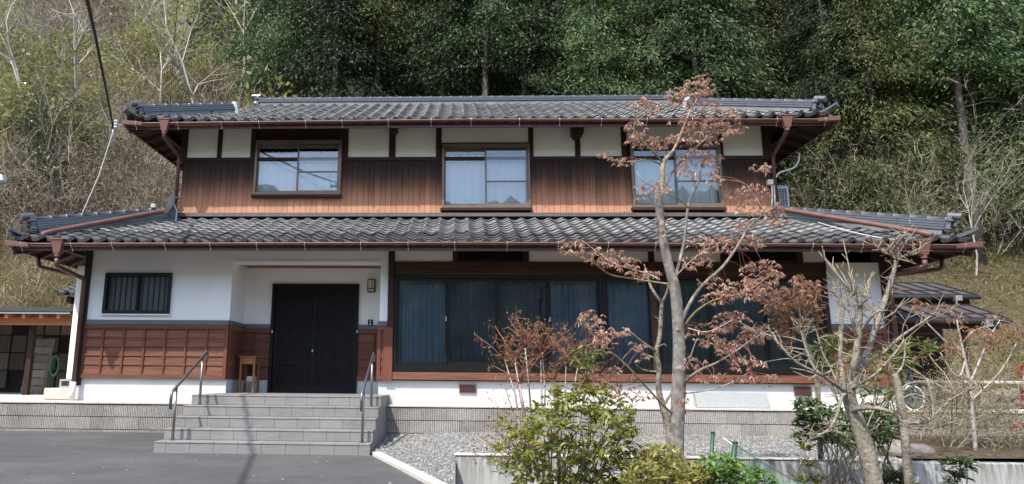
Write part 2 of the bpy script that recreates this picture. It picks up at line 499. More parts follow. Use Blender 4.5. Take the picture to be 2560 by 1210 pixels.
Fc = octf[None] + (np.arange(len(st))*6)[:,None,None]
tag(np_obj('gravel', V.reshape(-1,3), Fc.reshape(-1,3), M['gravel']), 'loose grey crushed gravel in front of the block wall', 'gravel', kind='stuff')

# ------------------------------------------------------------------ ribbed block wall
YB = 11.62
bw = thing('block_wall', (0, YB, .6), 'low retaining wall of ribbed grey concrete blocks under the house', 'wall')
b = B(); prof = []
BW, BH, NR = .398, .192, 14
b.box(0, BW, .02, .12, 0, BH)
for k in range(NR):
    x0 = BW*k/NR; wr = BW/NR
    j = [(.0+.004*hash2(k,1)), (.0+.004*hash2(k,2))]
    b.hexa([(x0+.004,j[0],.002),(x0+wr-.004,j[1],.002),(x0+wr-.001,.021,.002),(x0+.001,.021,.002),
            (x0+.004,j[1],BH-.002),(x0+wr-.004,j[0],BH-.002),(x0+wr-.001,.021,BH-.002),(x0+.001,.021,BH-.002)])
bm_block = b.mesh('block')
cnt = 0
for r_ in range(3):
    z0 = 1.21 - .2*(r_+1)
    off_ = .2 if r_ % 2 else 0
    x = -9.4 - off_
    while x < 9.2:
        if not (-3.9 < x < -1.6):
            put('block', bm_block, M['block'], bw, Matrix.Translation((x, YB+random.uniform(-.003,.003), z0)))
        x += .402
B().box(-9.4, 9.5, YB+.1, YB+.3, .55, 1.205).obj('backing', M['grout'], bw)
for x0, x1 in ((-9.42, -4.02), (-1.12, 9.5)):
    B().box(x0, x1, YB-.015, 12.14, 1.212, 1.243).obj('cap', M['cap'], bw, bevel=.006)
tag(B().box(-12, 10.5, 12.14, 18.3, 1.0, 1.235).obj('yard_slab', M['cap']), kind='structure')

# ------------------------------------------------------------------ stained concrete wall of the garden
YC = 8.8
cw = thing('garden_wall', (3, YC, .2), 'stained pale concrete garden wall with dark drip marks behind the shrubs', 'wall')
B().box(-.01, X(2205,1150,YC), YC, YC+.15, .1, .757).obj('wall_section', M['stained'], cw, bevel=.008)
B().box(X(2215,1150,YC), 9.2, YC+.004, YC+.154, .1, .752).obj('wall_section', M['stained'], cw, bevel=.008)
B().box(-.03, X(2205,1150,YC)+.004, YC-.012, YC+.165, .759, .776).obj('coping', M['cap'], cw, bevel=.004)

# ------------------------------------------------------------------ house
YW, YP, YU = 12.1, 12.95, 13.5
HX0, HX1 = X(212,799,YW), X(2222,808,YW)          # lower storey
UX0, UX1 = -5.55, 6.12                              # upper storey
house = thing('house', (0, YW, 1.24), 'two storey farmhouse with dark tiled roofs, white plaster and brown boards', 'house')
ZF = 1.63                                            # top of the foundation
PL, PR = X(576,760,YW), X(950,760,YW)               # porch opening
PT = Z(760,655,YW)
# solid core behind the facade
b = B()
b.box(HX0+.02, PL-.12, YW+.37, 20, 1.24, 4.3); b.box(PL-.12, PR+.12, YP+.25, 20, 1.24, 4.3); b.box(PR+.12, HX1-.02, YW+.37, 20, 1.24, 4.3)
b.box(UX0+.02, UX1-.02, YU+.36, 19.5, 4.3, 6.55)
b.obj('core_wall', M['dark_interior'], house)
b = B()
b.box(HX0, PL, YW+.03, YW+.36, 1.24, ZF); b.box(PR, HX1, YW+.03, YW+.36, 1.24, ZF)
b.box(HX0, HX0+.3, YW+.36, 20, 1.24, ZF); b.box(HX1-.3, HX1, YW+.36, 20, 1.24, ZF)
b.obj('foundation', M['found'], house)
# white plaster of the left half, with the porch recess and the barred window
ZB0, ZB1 = Z(400,812,YW), Z(400,800,YW)             # grey band
WX0, WX1 = X(262,735,YW), X(428,735,YW); WZ0, WZ1 = Z(345,785,YW), Z(345,683,YW)
ST = 4.06
b = B()
b.box(HX0+.02, WX0, YW, YW+.36, ZB1, ST); b.box(WX1, PL, YW, YW+.36, ZB1, ST)
b.box(WX0, WX1, YW, YW+.36, WZ1, ST); b.box(WX0, WX1, YW, YW+.36, ZB1, WZ0)
b.box(PL, PR, YW, YW+.36, PT, ST); b.box(PR, X(969,760,YW), YW, YW+.36, ZB1, ST)
b.box(HX0+.005, HX0+.3, YW+.36, 20, ZF, 4.06)
b.obj('plaster_wall', M['plaster'], house)
b = B()                                              # porch inside
b.box(PL-.12, PL, YW+.36, YP+.2, ZB1-.001, PT+.25); b.box(PR, PR+.12, YW+.36, YP+.2, ZB1-.001, PT+.25)
DX0, DX1, DZ1 = X(676,840,YP), X(895,840,YP), Z(790,710,YP)
b.box(PL, DX0, YP, YP+.2, ZB1-.03, PT+.1); b.box(DX1, PR, YP, YP+.2, ZB1-.03, PT+.1); b.box(DX0, DX1, YP, YP+.2, DZ1, PT+.1)
b.obj('porch_wall', M['plaster'], house)
B().box(PL-.035, PR+.02, YW-.012, YW+.02, PT-.0, PT+.03).obj('porch_trim', M['plaster'], house)
n = 7
for i in range(n):
    B().box(PL+.03, PR-.03, YW+.04+(YP-YW-.05)*i/n, YW+.04+(YP-YW-.05)*(i+1)/n-.006, PT+.02, PT+.045).obj('ceiling_board', M['orange_wood'], house)
B().box(PL+.01, PR-.01, YW+.02, YP, PT+.05, PT+.09).obj('porch_ceiling', M['orange_wood'], house)

def wainscot(p0, p1, z0, z1, battens, mat_b, mat_h, rows=5, rail=.075, ends=(True, True), bandz=None):
    fr, L = frame(p0, p1)
    wp = B().box(0, L, .012, .16, z0, z1).obj('wainscot', M['dark_wood_x'], house, M=fr)
    hh = (z1-z0-2*rail)/rows
    for r_ in range(rows):
        a = z0+rail+hh*r_; t = a+hh+.012
        B().hexa([(0,-.016,a),(L,-.016,a),(L,.02,a),(0,.02,a),(0,.004,t),(L,.004,t),(L,.02,t),(0,.02,t)]).obj('board', mat_b, wp, M=fr)
    B().box(-.001, L+.001, -.034, .02, z0, z0+rail).obj('bottom_rail', mat_h, wp, M=fr, bevel=.004)
    B().box(-.001, L+.001, -.034, .02, z1-rail, z1).obj('top_rail', mat_h, wp, M=fr, bevel=.004)
    for x in battens:
        B().box(x-.017, x+.017, -.030, .0, z0+rail, z1-rail).obj('batten', M['red_wood_z'], wp, M=fr, bevel=.003)
    for k, x in enumerate((.03, L-.03)):
        if ends[k]: B().box(x-.032, x+.032, -.031, .0, z0+rail, z1-rail).obj('batten', M['red_wood_z'], wp, M=fr, bevel=.003)
    if bandz: B().box(-.002, L+.002, -.03, .02, z1+.002, bandz).obj('band', M['band'], house, M=fr, bevel=.004)
ZWB = Z(400,947,YW)
Lf = PL-HX0
wainscot((HX0, YW), (PL, YW), ZWB, ZB0, [Lf*(k+1)/7 for k in range(6)], M['red_wood_x'], M['red_wood_x'], bandz=ZB1)
wainscot((PL, YW+.035), (PL, YP), ZWB, ZB0, [.27, .54], M['red_wood_y'], M['red_wood_y'], ends=(True, False), bandz=ZB1)
wainscot((PL, YP), (DX0, YP), ZWB, ZB0, [.22], M['red_wood_x'], M['red_wood_x'], bandz=ZB1, ends=(False, False))
wainscot((DX1, YP), (PR, YP), ZWB, ZB0, [.30], M['red_wood_x'], M['red_wood_x'], bandz=ZB1, ends=(False, False))
wainscot((PR-.03, YW), (X(966,850,YW), YW), ZWB, ZB0, [], M['red_wood_x'], M['red_wood_x'], bandz=ZB1)
for q_ in ((PL-.1, DX0, YP-.005, YP+.15), (DX1, PR+.1, YP-.005, YP+.15), (PL-.1, PL-.003, YW+.37, YP-.006)): B().box(*q_, 1.24, ZF).obj('porch_footing', M['found'], house)

# corner post and rafter plate
B().box(HX0-.07, HX0+.035, YW-.05, YW+.1, 1.5, 4.0).obj('corner_post', M['dark_wood'], house, bevel=.006)
CPX0, CPX1 = X(970,760,YW), X(985,760,YW)
B().box(CPX0, CPX1, YW-.05, YW+.3, ZF, ST).obj('post', M['dark_wood'], house, bevel=.005)
B().box(CPX0-.05, CPX1-.01, YW-.056, YW-.052, ZWB, ZB0-.02).obj('post_board', M['red_wood_z'], house)
# barred window
wn = thing_ = B().box(WX0-.0, WX0+.05, YW-.05, YW+.1, WZ0, WZ1).box(WX1-.05, WX1, YW-.05, YW+.1, WZ0, WZ1).box(WX0+.05, WX1-.05, YW-.05, YW+.1, WZ1-.05, WZ1).box(WX0+.05, WX1-.05, YW-.05, YW+.1, WZ0, WZ0+.06).obj('barred_window', M['black'], house)
xm = (WX0+WX1)/2
B().box(xm-.03, xm+.03, YW+.01, YW+.09, WZ0+.06, WZ1-.05).obj('sash_stile', M['black'], wn)
B().box(WX0+.05, xm-.03, YW+.06, YW+.066, WZ0+.06, WZ1-.05).obj('pane', M['frosted'], wn)
B().box(xm+.03, WX1-.05, YW+.045, YW+.051, WZ0+.06, WZ1-.05).obj('pane', M['frosted'], wn)
for k in range(11):
    x = WX0+.05+(WX1-WX0-.1)*(k+.5)/11
    B().box(x-.009, x+.009, YW-.04, YW-.022, WZ0+.06, WZ1-.05).obj('bar', M['black'], wn)
B().box(WX0-.02, WX1+.02, YW-.06, YW+.0, WZ0-.025, WZ0-.002).obj('sill', M['white_metal'], wn)

# entrance door: two sliding leaves of black slats over dark glass
DZ0 = Z(780,986,YP)
dr = B().box(DX0, DX0+.06, YP-.04, YP+.12, DZ0, DZ1).box(DX1-.06, DX1, YP-.04, YP+.12, DZ0, DZ1).box(DX0+.06, DX1-.06, YP-.04, YP+.12, DZ1-.06, DZ1).obj('entrance_door', M['black_door'], house, bevel=.003)
tag(dr, 'black double sliding door of narrow vertical slats')
xm = (DX0+DX1)/2
for side, (a, c_, yo) in enumerate(((DX0+.06, xm+.03, .03), (xm-.03, DX1-.06, -.01))):
    y = YP+yo
    B().box(a, a+.055, y, y+.035, DZ0+.02, DZ1-.06).box(c_-.055, c_, y, y+.035, DZ0+.02, DZ1-.06).box(a+.055, c_-.055, y, y+.035, DZ0+.02, DZ0+.16).box(a+.055, c_-.055, y, y+.035, DZ1-.15, DZ1-.06).obj('door_leaf', M['black_door'], dr, bevel=.002)
    B().box(a+.05, c_-.05, y+.026, y+.030, DZ0+.16, DZ1-.15).obj('pane', M['door_glass'], dr)
    ns = 19
    for k in range(ns):
        x = a+.055+(c_-a-.11)*(k+.5)/ns
        B().box(x-.011, x+.011, y+.002, y+.025, DZ0+.16, DZ1-.15).obj('slat', M['black_door'], dr)
    for zf in (.28, .52, .78):
        z = DZ0+(DZ1-DZ0)*zf
        B().box(a+.055, c_-.055, y+.004, y+.024, z-.012, z+.012).obj('cross_rail', M['black_door'], dr)
for px_, py_ in ((781,877),(680,829),(893,829)):
    p = P(px_, py_, YP-.06); B().box(p.x-.016, p.x+.016, YP-.055, YP-.012, p.z-.025, p.z+.025).obj('lock', M['steel'], dr, bevel=.004)
B().box(DX0, DX1, YP-.1, YP+.1, DZ0-.03, DZ0+.018).obj('threshold', M['steel'], dr)
# wall lamp and intercom beside the door
lx, lz = X(928,714,YP-.08), Z(928,714,YP-.08)
lamp = thing('wall_lamp', (lx, YP, lz), 'square black framed wall lantern right of the entrance door', 'lamp')
B().box(lx-.06, lx+.06, YP-.085, YP-.012, lz-.10, lz+.105).obj('glass_body', M['lamp_glass'], lamp)
b = B()
for sx in (-.07, .058):
    for yy_ in (-.098, -.012): b.box(lx+sx, lx+sx+.012, YP+yy_, YP+yy_+.012, lz-.12, lz+.12)
for zz_ in (-.12, -.062, .108):
    b.box(lx-.058, lx+.058, YP-.098, YP-.088, lz+zz_, lz+zz_+.012); 
b.box(lx+.012, lx+.022, YP-.0975, YP-.0885, lz-.05, lz+.108)
b.box(lx-.07, lx+.07, YP-.012, YP-.001, lz-.12, lz+.12)
b.obj('lamp_frame', M['black'], lamp)
ix, iz = X(926,807,YP-.02), Z(926,807,YP-.02)
ic = thing('intercom', (ix, YP, iz), 'small black doorbell intercom on the porch wall under the lantern', 'intercom')
B().box(ix-.045, ix+.045, YP-.03, YP-.001, iz-.06, iz+.06).obj('casing', M['black'], ic, bevel=.006)
for dz in (-.025, .025): B().tube([(ix, YP-.031, iz+dz), (ix, YP-.036, iz+dz)], .018, 12).obj('button', M['steel'], ic)

# ---- window front of the right half
FX0, FX1 = CPX1, X(2062,800,YW)
BZ0, BZ1 = Z(1400,953,YW), Z(1400,934,YW)
B().box(CPX1-.0, FX1+.06, YW-.055, YW+.2, BZ0, BZ1).obj('sill_beam', M['red_wood_x'], house, bevel=.006)
WT, WB = Z(1400,689,YW), Z(1400,916,YW)
B().box(FX0, FX1+.05, YW-.02, YW+.12, BZ1+.002, WB).obj('window_sill_frame', M['black'], house, bevel=.004)
B().box(FX0, FX1+.05, YW-.03, YW+.14, BZ1+.002, BZ1+.03).obj('window_track', M['black'], house)
KT = Z(1400,655,YW)
B().box(FX0, FX1+.1, YW-.03, YW+.2, WT+.10, KT).obj('beam', M['old_beam'], house, bevel=.01)
B().box(FX0, FX1+.1, YW-.02, YW+.2, WT+.003, WT+.097).obj('lintel', M['old_beam'], house, bevel=.008)
def wavy(x0, x1, y, z0, z1, waves, amp, name, mat, parent):
    n_ = waves*8; v = []; f = []
    for i in range(n_+1):
        u = i/n_; ph = u*waves*2*math.pi
        a = amp*(1+.3*math.sin(u*7+x0*3))
        yy_ = y + a*math.sin(ph + .8*math.sin(u*9+x0*5)); yb = y + a*1.3*math.sin(ph + .8*math.sin(u*9+x0*5) + .35)
        v += [(x0+(x1-x0)*u, yb, z0), (x0+(x1-x0)*u, (yy_+yb)/2, (z0+z1)/2), (x0+(x1-x0)*u, yy_, z1)]
    for i in range(n_):
        f += [(3*i, 3*i+3, 3*i+4, 3*i+1), (3*i+1, 3*i+4, 3*i+5, 3*i+2)]
    b = B(); b.v = v; b.f = f
    return b.obj(name, mat, parent, smooth=True)
def sash_set(x0, x1, npan, z0, z1, dim):
    ws = B().box(x0, x0+.05, YW-.02, YW+.1, z0, z1).box(x1-.05, x1, YW-.02, YW+.1, z0, z1).box(x0+.05, x1-.05, YW-.02, YW+.1, z1-.05, z1).obj('sliding_window', M['black'], house, bevel=.003)
    xi0, xi1 = x0+.05, x1-.05; pw = (xi1-xi0)/npan
    for k in range(npan):
        a, c_ = xi0+pw*k, xi0+pw*(k+1)
        y = YW+(.015 if k in (0, npan-1) else .045)
        st = .042
        sh = B().box(a, a+st, y, y+.028, z0, z1-.05).box(c_-st, c_, y, y+.028, z0, z1-.05).box(a+st, c_-st, y, y+.028, z0, z0+.055).box(a+st, c_-st, y, y+.028, z1-.1, z1-.05).obj('sash', M['black'], ws, bevel=.002)
        B().box(a+st, c_-st, y+.011, y+.016, z0+.055, z1-.1).obj('pane', M['glass_dim'] if k in dim else M['glass'], ws)
        wavy(a+st*.6, c_-st*.6, YW+.225, z0-.02, z1-.13, 7+k % 2, .052, 'curtain', M['curtain_blue'], ws)
        if k in (0, 3): B().box(c_-.03 if k == 0 else a+.012, c_-.012 if k == 0 else a+.03, y-.012, y, z0+.75, z0+.83).obj('latch', M['steel'], ws)
    return ws
xm = X(1508,800,YW)
sash_set(FX0+.003, xm, 4, WB, WT, (1, 2))
sash_set(xm+.004, FX1, 4, WB, WT, (1, 2, 3))
B().box(FX0, FX1, YW+.30, YW+.36, WB-.1, WT+.1).obj('room_back', M['dark_interior'], house)
px_ = X(1636,800,YW-.06); B().box(px_-.05, px_+.05, YW-.09, YW-.021, BZ1+.03, KT).obj('post', M['old_beam'], house, bevel=.005)
# strip above the beam: posts, white panels and dark transoms
SX = lambda p: X(p, 640, YW)
tz0, tz1 = KT, 4.02
for a, c_ in ((1132,1146),(1308,1322),(1484,1496),(1620,1634),(1800,1815),(1990,2005),(2176,2206)):
    B().box(SX(a), SX(c_), YW-.035, YW+.2, tz0+.002, tz1).obj('post', M['dark_wood'], house, bevel=.004)
for a, c_ in ((985,1132),(1322,1484),(1496,1620),(1634,1800),(2005,2176)):
    B().box(SX(a), SX(c_), YW, YW+.2, tz0+.001, tz1).obj('plaster_panel', M['panel'], house)
for a, c_ in ((1146,1308),(1815,1990)):
    tr = B().box(SX(a), SX(c_), YW+.12, YW+.2, tz0, tz1).obj('transom', M['dark_interior'], house)
    B().box(SX(a), SX(c_), YW+.03, YW+.034, tz0+.03, tz1).obj('pane', M['glass'], tr)
    B().box(SX(a), SX(c_), YW-.02, YW+.03, tz0+.002, tz0+.03).obj('frame', M['dark_wood_x'], tr)
# right end bay: plaster, band, wainscot
RX0 = FX1+.05
B().box(FX1+.004, RX0+.03, YW-.04, YW+.2, ZF, tz0-.001).obj('post', M['dark_wood'], house, bevel=.004)
B().box(RX0+.03, HX1-.06, YW, YW+.2, ZB1, tz0+.0).obj('plaster_wall', M['plaster'], house)
B().box(RX0+.03, HX1-.06, YW-.03, YW+.02, ZB1-.08, ZB1).obj('band', M['band'], house)
wainscot((RX0+.03, YW), (HX1-.06, YW), ZWB-.02, ZB1-.082, [.3, .62], M['red_wood_x'], M['red_wood_x'])
B().box(HX1-.06, HX1+.06, YW-.05, YW+.1, ZF-.03, 4.0).obj('corner_post', M['dark_wood'], house, bevel=.006)
B().box(HX1-.3, HX1-.005, YW+.37, 20, ZF, 4.06).obj('side_wall', M['plaster'], house)
B().box(RX0+.03, HX1-.06, YW+.0, YW+.2, tz0, tz1).obj('plaster_wall', M['dark_wood_x'], house)
# foundation vents
for a, c_, t_, bt in ((1148,1190,961,982),(1986,2028,966,990)):
    x0, x1, z1_, z0_ = X(a,970,YW), X(c_,970,YW), Z(a,t_,YW), Z(a,bt,YW)
    vt = B().box(x0, x1, YW-.004, YW+.028, z0_, z0_+.015).box(x0, x1, YW-.004, YW+.028, z1_-.015, z1_).box(x0, x0+.015, YW-.004, YW+.028, z0_+.015, z1_-.015).box(x1-.015, x1, YW-.004, YW+.028, z0_+.015, z1_-.015).obj('vent', M['gutter_dark'], house)
    B().box(x0+.015, x1-.015, YW+.012, YW+.029, z0_+.015, z1_-.015).obj('vent_back', M['dark_interior'], vt)
    for k in range(9):
        x = x0+.015+(x1-x0-.03)*(k+.5)/9; B().box(x-.006, x+.006, YW, YW+.012, z0_+.015, z1_-.015).obj('vent_bar', M['gutter_dark'], vt)
# leaning granite slab
gs = thing('granite_slab', (X(1822,1010,YW), YW-.1, 1.24), 'speckled grey granite slab lying against the white foundation behind the maple', 'stone slab')
x0, x1 = X(1732,1000,YW), X(1912,1000,YW)
B().hexa([(x0,YW-.22,1.245),(x1,YW-.22,1.245),(x1,YW-.12,1.245),(x0,YW-.12,1.245),(x0+.01,YW-.09,1.245+.235),(x1-.01,YW-.09,1.245+.235),(x1-.01,YW+.02,1.245+.235),(x0+.01,YW+.02,1.245+.235)]).obj('slab', M['granite'], gs, bevel=.008)

# ---- upper storey
UZ0, UZR0, UZR1, UZT = Z(1000,533,YU), Z(1000,401,YU), Z(1000,393,YU), Z(1000,320,YU)
UXf = lambda p, y=450: X(p, y, YU)
wins = [((636,853),(352,488)), ((1105,1325),(361,521)), ((1578,1804),(361,520))]
b = B().box(UX0, UX1, YU+.03, YU+.05, UZ0-.2, UZR0)
xe = [UX0]
for (a, c_), (t_, bt) in wins: xe += [UXf(a), UXf(c_)]
xe.append(UX1)
b = B()
for k in range(0, len(xe), 2): b.box(xe[k], xe[k+1], YU+.025, YU+.2, UZ0-.25, UZT+.1)
for (a, c_), (t_, bt) in wins:
    b.box(UXf(a), UXf(c_), YU+.025, YU+.2, UZ0-.25, Z((a+c_)/2, bt, YU)); b.box(UXf(a), UXf(c_), YU+.025, YU+.2, Z((a+c_)/2, t_, YU), UZT+.1)
b.box(UX0, UX0+.2, YU+.2, 19.5, 4.2, UZT+.1); b.box(UX1-.2, UX1, YU+.2, 19.5, 4.2, UZT+.1)
b.obj('upper_backing', M['dark_wood'], house)
# boards
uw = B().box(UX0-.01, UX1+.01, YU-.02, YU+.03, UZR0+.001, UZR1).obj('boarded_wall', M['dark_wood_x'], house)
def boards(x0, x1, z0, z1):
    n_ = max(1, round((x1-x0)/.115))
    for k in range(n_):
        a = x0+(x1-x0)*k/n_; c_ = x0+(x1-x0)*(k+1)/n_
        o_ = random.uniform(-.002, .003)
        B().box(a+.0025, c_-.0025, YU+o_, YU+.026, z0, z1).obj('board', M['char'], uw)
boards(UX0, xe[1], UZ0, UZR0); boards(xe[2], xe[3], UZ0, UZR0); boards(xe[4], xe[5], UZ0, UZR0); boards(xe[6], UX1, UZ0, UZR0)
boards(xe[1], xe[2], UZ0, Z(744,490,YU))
# posts, panels
for a, c_ in ((455,470),(545,556),(628,640),(850,871),(973,989),(1090,1104),(1321,1333),(1437,1450),(1553,1566),(1796,1806),(1905,1927)):
    B().box(X(a,360,YU), X(c_,360,YU), YU-.03, YU+.1, UZR1+.001, UZT+.05).obj('post', M['dark_wood'], uw, bevel=.004)
for a, c_ in ((470,545),(556,628),(871,973),(989,1090),(1333,1437),(1450,1553),(1806,1905)):
    B().box(X(a,360,YU), X(c_,360,YU), YU, YU+.05, UZR1+.001, UZT).obj('plaster_panel', M['panel'], uw)
for a, c_ in ((1104,1321),(1566,1796)):
    B().box(X(a,340,YU), X(c_,340,YU), YU, YU+.05, Z(1200,356,YU), UZT).obj('plaster_panel', M['panel'], uw)
B().box(UX0-.02, UX1+.02, YU-.06, YU+.1, UZT+.002, UZT+.2).obj('plate_beam', M['dark_wood_x'], house)
for px_, w_, t_, bt in ((984,.15,318,333),(1443,.22,311,343)):
    p = P(px_, t_, YU-.2); z0_ = Z(px_, bt, YU-.2)
    B().box(p.x-w_/2, p.x+w_/2, YU-.32, YU-.0, z0_+.05, p.z+.05).box(p.x-w_/2+.03, p.x+w_/2-.03, YU-.30, YU-.0, z0_, z0_+.049).obj('beam_end', M['dark_wood_x'], house, bevel=.02)
# upper windows
for (a, c_), (t_, bt) in wins:
    x0, x1, z0_, z1_ = UXf(a), UXf(c_), Z((a+c_)/2, bt, YU), Z((a+c_)/2, t_, YU)
    wd = B().box(x0, x0+.045, YU-.06, YU+.1, z0_, z1_).box(x1-.045, x1, YU-.06, YU+.1, z0_, z1_).box(x0+.045, x1-.045, YU-.06, YU+.1, z1_-.045, z1_).box(x0+.045, x1-.045, YU-.06, YU+.1, z0_, z0_+.05).obj('upper_window', M['bronze'], house, bevel=.003)
    B().box(x0-.03, x1+.03, YU-.08, YU+.0, z0_-.055, z0_-.003).obj('sill', M['dark_wood_x'], wd)
    xm = (x0+x1)/2
    for k, (p0, p1, y) in enumerate(((x0+.045, xm+.018, YU-.0), (xm-.018, x1-.045, YU-.035))):
        B().box(p0, p0+.032, y, y+.025, z0_+.05, z1_-.045).box(p1-.032, p1, y, y+.025, z0_+.05, z1_-.045).box(p0+.032, p1-.032, y, y+.025, z0_+.05, z0_+.09).box(p0+.032, p1-.032, y, y+.025, z1_-.08, z1_-.045).obj('sash', M['bronze'], wd, bevel=.002)
        B().box(p0+.032, p1-.032, y+.010, y+.015, z0_+.09, z1_-.08).obj('pane', M['glass_up'], wd)
        if k: 
            zr = z0_+.05+(z1_-z0_)*.36
            B().box(p0+.032, p1-.032, y-.004, y+.009, zr, zr+.03).obj('cross_bar', M['bronze'], wd)
    wavy(x0+.05, x1-.05, YU+.10, z0_+.03, z1_-.20, 11, .02, 'curtain', M['curtain_white'], wd)
    B().box(x0+.05, x1-.05, YU+.11, YU+.115, z1_-.13, z1_-.05).obj('valance', M['cream_net'], wd)
    B().tube([(x0+.05, YU+.125, z1_-.2), (x1-.05, YU+.125, z1_-.2)], .009, 6).obj('curtain_rod', M['dark_wood_x'], wd)
    B().box(x0+.02, x1-.02, YU+.26, YU+.3, z0_-.1, z1_+.1).obj('room_back', M['dark_interior'], wd)

# ------------------------------------------------------------------ roofs
TW, TL = .262, .235
def tile_mesh(eave=False):
    ns = 10; wv = []; b = B()
    def prof(s): return .044*(.5+.5*math.cos(2*math.pi*(s-.04)))**1.5
    for i in range(ns+1):
        s_ = i/ns*1.06; wv.append((s_*TW, prof(s_)))
    LN = .275
    top0 = [(x, 0, z+.047) for x, z in wv]; top1 = [(x, LN, z+.014) for x, z in wv]; bot = [(x, .004, z+.047-(.032 if eave else .024)) for x, z in wv]
    n0 = len(b.v); b.v += top0+top1+bot; k = ns+1
    for i in range(ns):
        b.f.append((i, i+1, k+i+1, k+i)); b.f.append((2*k+i, 2*k+i+1, i+1, i))
    if eave:                             # round boss at the foot of the roll
        b.tube([(.004, -.022, .072), (.004, .02, .074)], .040, 12)
        for i in range(3, 10):           # lip below the trough
            x0, z0 = wv[i]; x1, z1 = wv[i+1]
            b.hexa([(x0,-.012,z0-.018),(x1,-.012,z1-.018),(x1,.012,z1-.018),(x0,.012,z0-.018),(x0,-.012,z0+.040),(x1,-.012,z1+.040),(x1,.012,z1+.040),(x0,.012,z0+.040)])
    m = b.mesh('roof_tile'); m.materials.append(M['tile']); return m
TM, TME = tile_mesh(), tile_mesh(True)
def mesh_np(m):
    v = np.empty(len(m.vertices)*3, np.float32); m.vertices.foreach_get('co', v)
    tri = []
    for p in m.polygons:
        vs = list(p.vertices)
        for i in range(1, len(vs)-1): tri.append((vs[0], vs[i], vs[i+1]))
    return v.reshape(-1,3), np.array(tri)
TNP, TENP = mesh_np(TM), mesh_np(TME)
def lift(x, xc, half, t, amt):           # eaves sweep up gently toward the corners
    k = max(0, abs(x-xc)/half-.55)/.45
    return amt*k*k*max(0, 1-t/1.6)
def roof_face(parent, o, u, vdir, width, rows, inside, lf, single_rows, eave=True):
    """lay tiles: o eave corner, u along the eave, vdir up the slope"""
    u, vdir = Vector(u).normalized(), Vector(vdir).normalized(); nn = u.cross(vdir)
    cols = int(width/TW)+1; Vs = []; Fs = []; nv = 0
    for r_ in range(rows):
        for c_ in range(cols):
            s_, t_ = c_*TW, r_*TL
            mid = Vector(o)+u*(s_+TW/2)+vdir*(t_+TL/2)
            if not inside(mid): continue
            jit = random.uniform(-.006, .006)
            p = Vector(o)+u*s_+vdir*t_+nn*jit; p.z += lf(mid.x, mid.y, t_)
            mm = Matrix(((u.x,vdir.x,nn.x,p.x),(u.y,vdir.y,nn.y,p.y),(u.z,vdir.z,nn.z,p.z),(0,0,0,1)))
            mm = mm @ Matrix.Rotation(random.uniform(-.012, .012), 4, 'Z') @ Matrix.Rotation(random.uniform(-.014, .014), 4, 'Y')
            if r_ in single_rows: put('roof_tile', TME if (r_ == 0 and eave) else TM, None, parent, mm)
            else:
                vv, ff = TENP if (r_ == 0 and eave) else TNP
                A = np.array(mm); Vs.append(vv@A[:3,:3].T+A[:3,3]); Fs.append(ff+nv); nv += len(vv)
    if Vs: tag(np_obj('roof_tile_field', np.concatenate(Vs), np.concatenate(Fs), M['tile'], parent), kind='stuff')
# lower roof
EY, EZ = 11.2, 3.80
LX0, LX1 = -7.40, 8.14
JZ = 4.70; PIT = (JZ-EZ)/(YU-EY)
lr = B()
lr.poly([(LX0,EY,EZ),(LX1,EY,EZ),(UX1,YU,JZ),(UX0,YU,JZ)])
lr.poly([(LX0,EY,EZ),(UX0,YU,JZ),(UX0,19.5,JZ),(LX0,21.3,EZ)]); lr.poly([(LX1,EY,EZ),(LX1,21.3,EZ),(UX1,19.5,JZ),(UX1,YU,JZ)])
t_ = .05
lr.poly([(LX0,EY,EZ-t_),(UX0,YU,JZ-t_),(UX1,YU,JZ-t_),(LX1,EY,EZ-t_)])
lr.poly([(LX0,EY,EZ-t_),(LX0,21.3,EZ-t_),(UX0,19.5,JZ-t_),(UX0,YU,JZ-t_)]); lr.poly([(LX1,EY,EZ-t_),(UX1,YU,JZ-t_),(UX1,19.5,JZ-t_),(LX1,21.3,EZ-t_)])
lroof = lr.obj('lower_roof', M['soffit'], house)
lxc, lh = (LX0+LX1)/2, (LX1-LX0)/2
def in_front(m):
    t = (m.y-EY)/(YU-EY)
    return LX0+(UX0-LX0)*t+.04 < m.x < LX1+(UX1-LX1)*t-.04 and t < 1.0
nrow = int(math.hypot(YU-EY, JZ-EZ)/TL)+1
roof_face(lroof, (LX0, EY, EZ), (1,0,0), (0,1,PIT), LX1-LX0, nrow, in_front, lambda x, y, t: lift(x, lxc, lh, t, .09), (0,1,2,3))
pl = (JZ-EZ)/(UX0-LX0); pr = (JZ-EZ)/(LX1-UX1)
def in_l(m):
    t = (m.x-LX0)/(UX0-LX0); return m.y > EY+(YU-EY)*t+.04 and t < 1
def in_r(m):
    t = (LX1-m.x)/(LX1-UX1); return m.y > EY+(YU-EY)*t+.04 and t < 1
roof_face(lroof, (LX0, 20.5, EZ), (0,-1,0), (1,0,pl), 9.6, 9, in_l, lambda x, y, t: .09*max(0,(13.5-y)/2.3)**2*max(0,1-t/1.6) if y < 13.5 else 0, ())
roof_face(lroof, (LX1, EY-.1, EZ), (0,1,0), (-1,0,pr), 9.6, 9, in_r, lambda x, y, t: .09*max(0,(13.5-y)/2.3)**2*max(0,1-t/1.6) if y < 13.5 else 0, ())
# flashing along the foot of the upper wall
B().box(UX0-.02, UX1+.02, YU-.10, YU-.0, UZ0-.085, UZ0-.028).obj('flashing', M['tile'], lroof)
B().box(UX0-.02, UX1+.02, YU-.06, YU+.02, UZ0-.026, UZ0-.004).obj('drip_board', M['red_wood_x'], lroof)
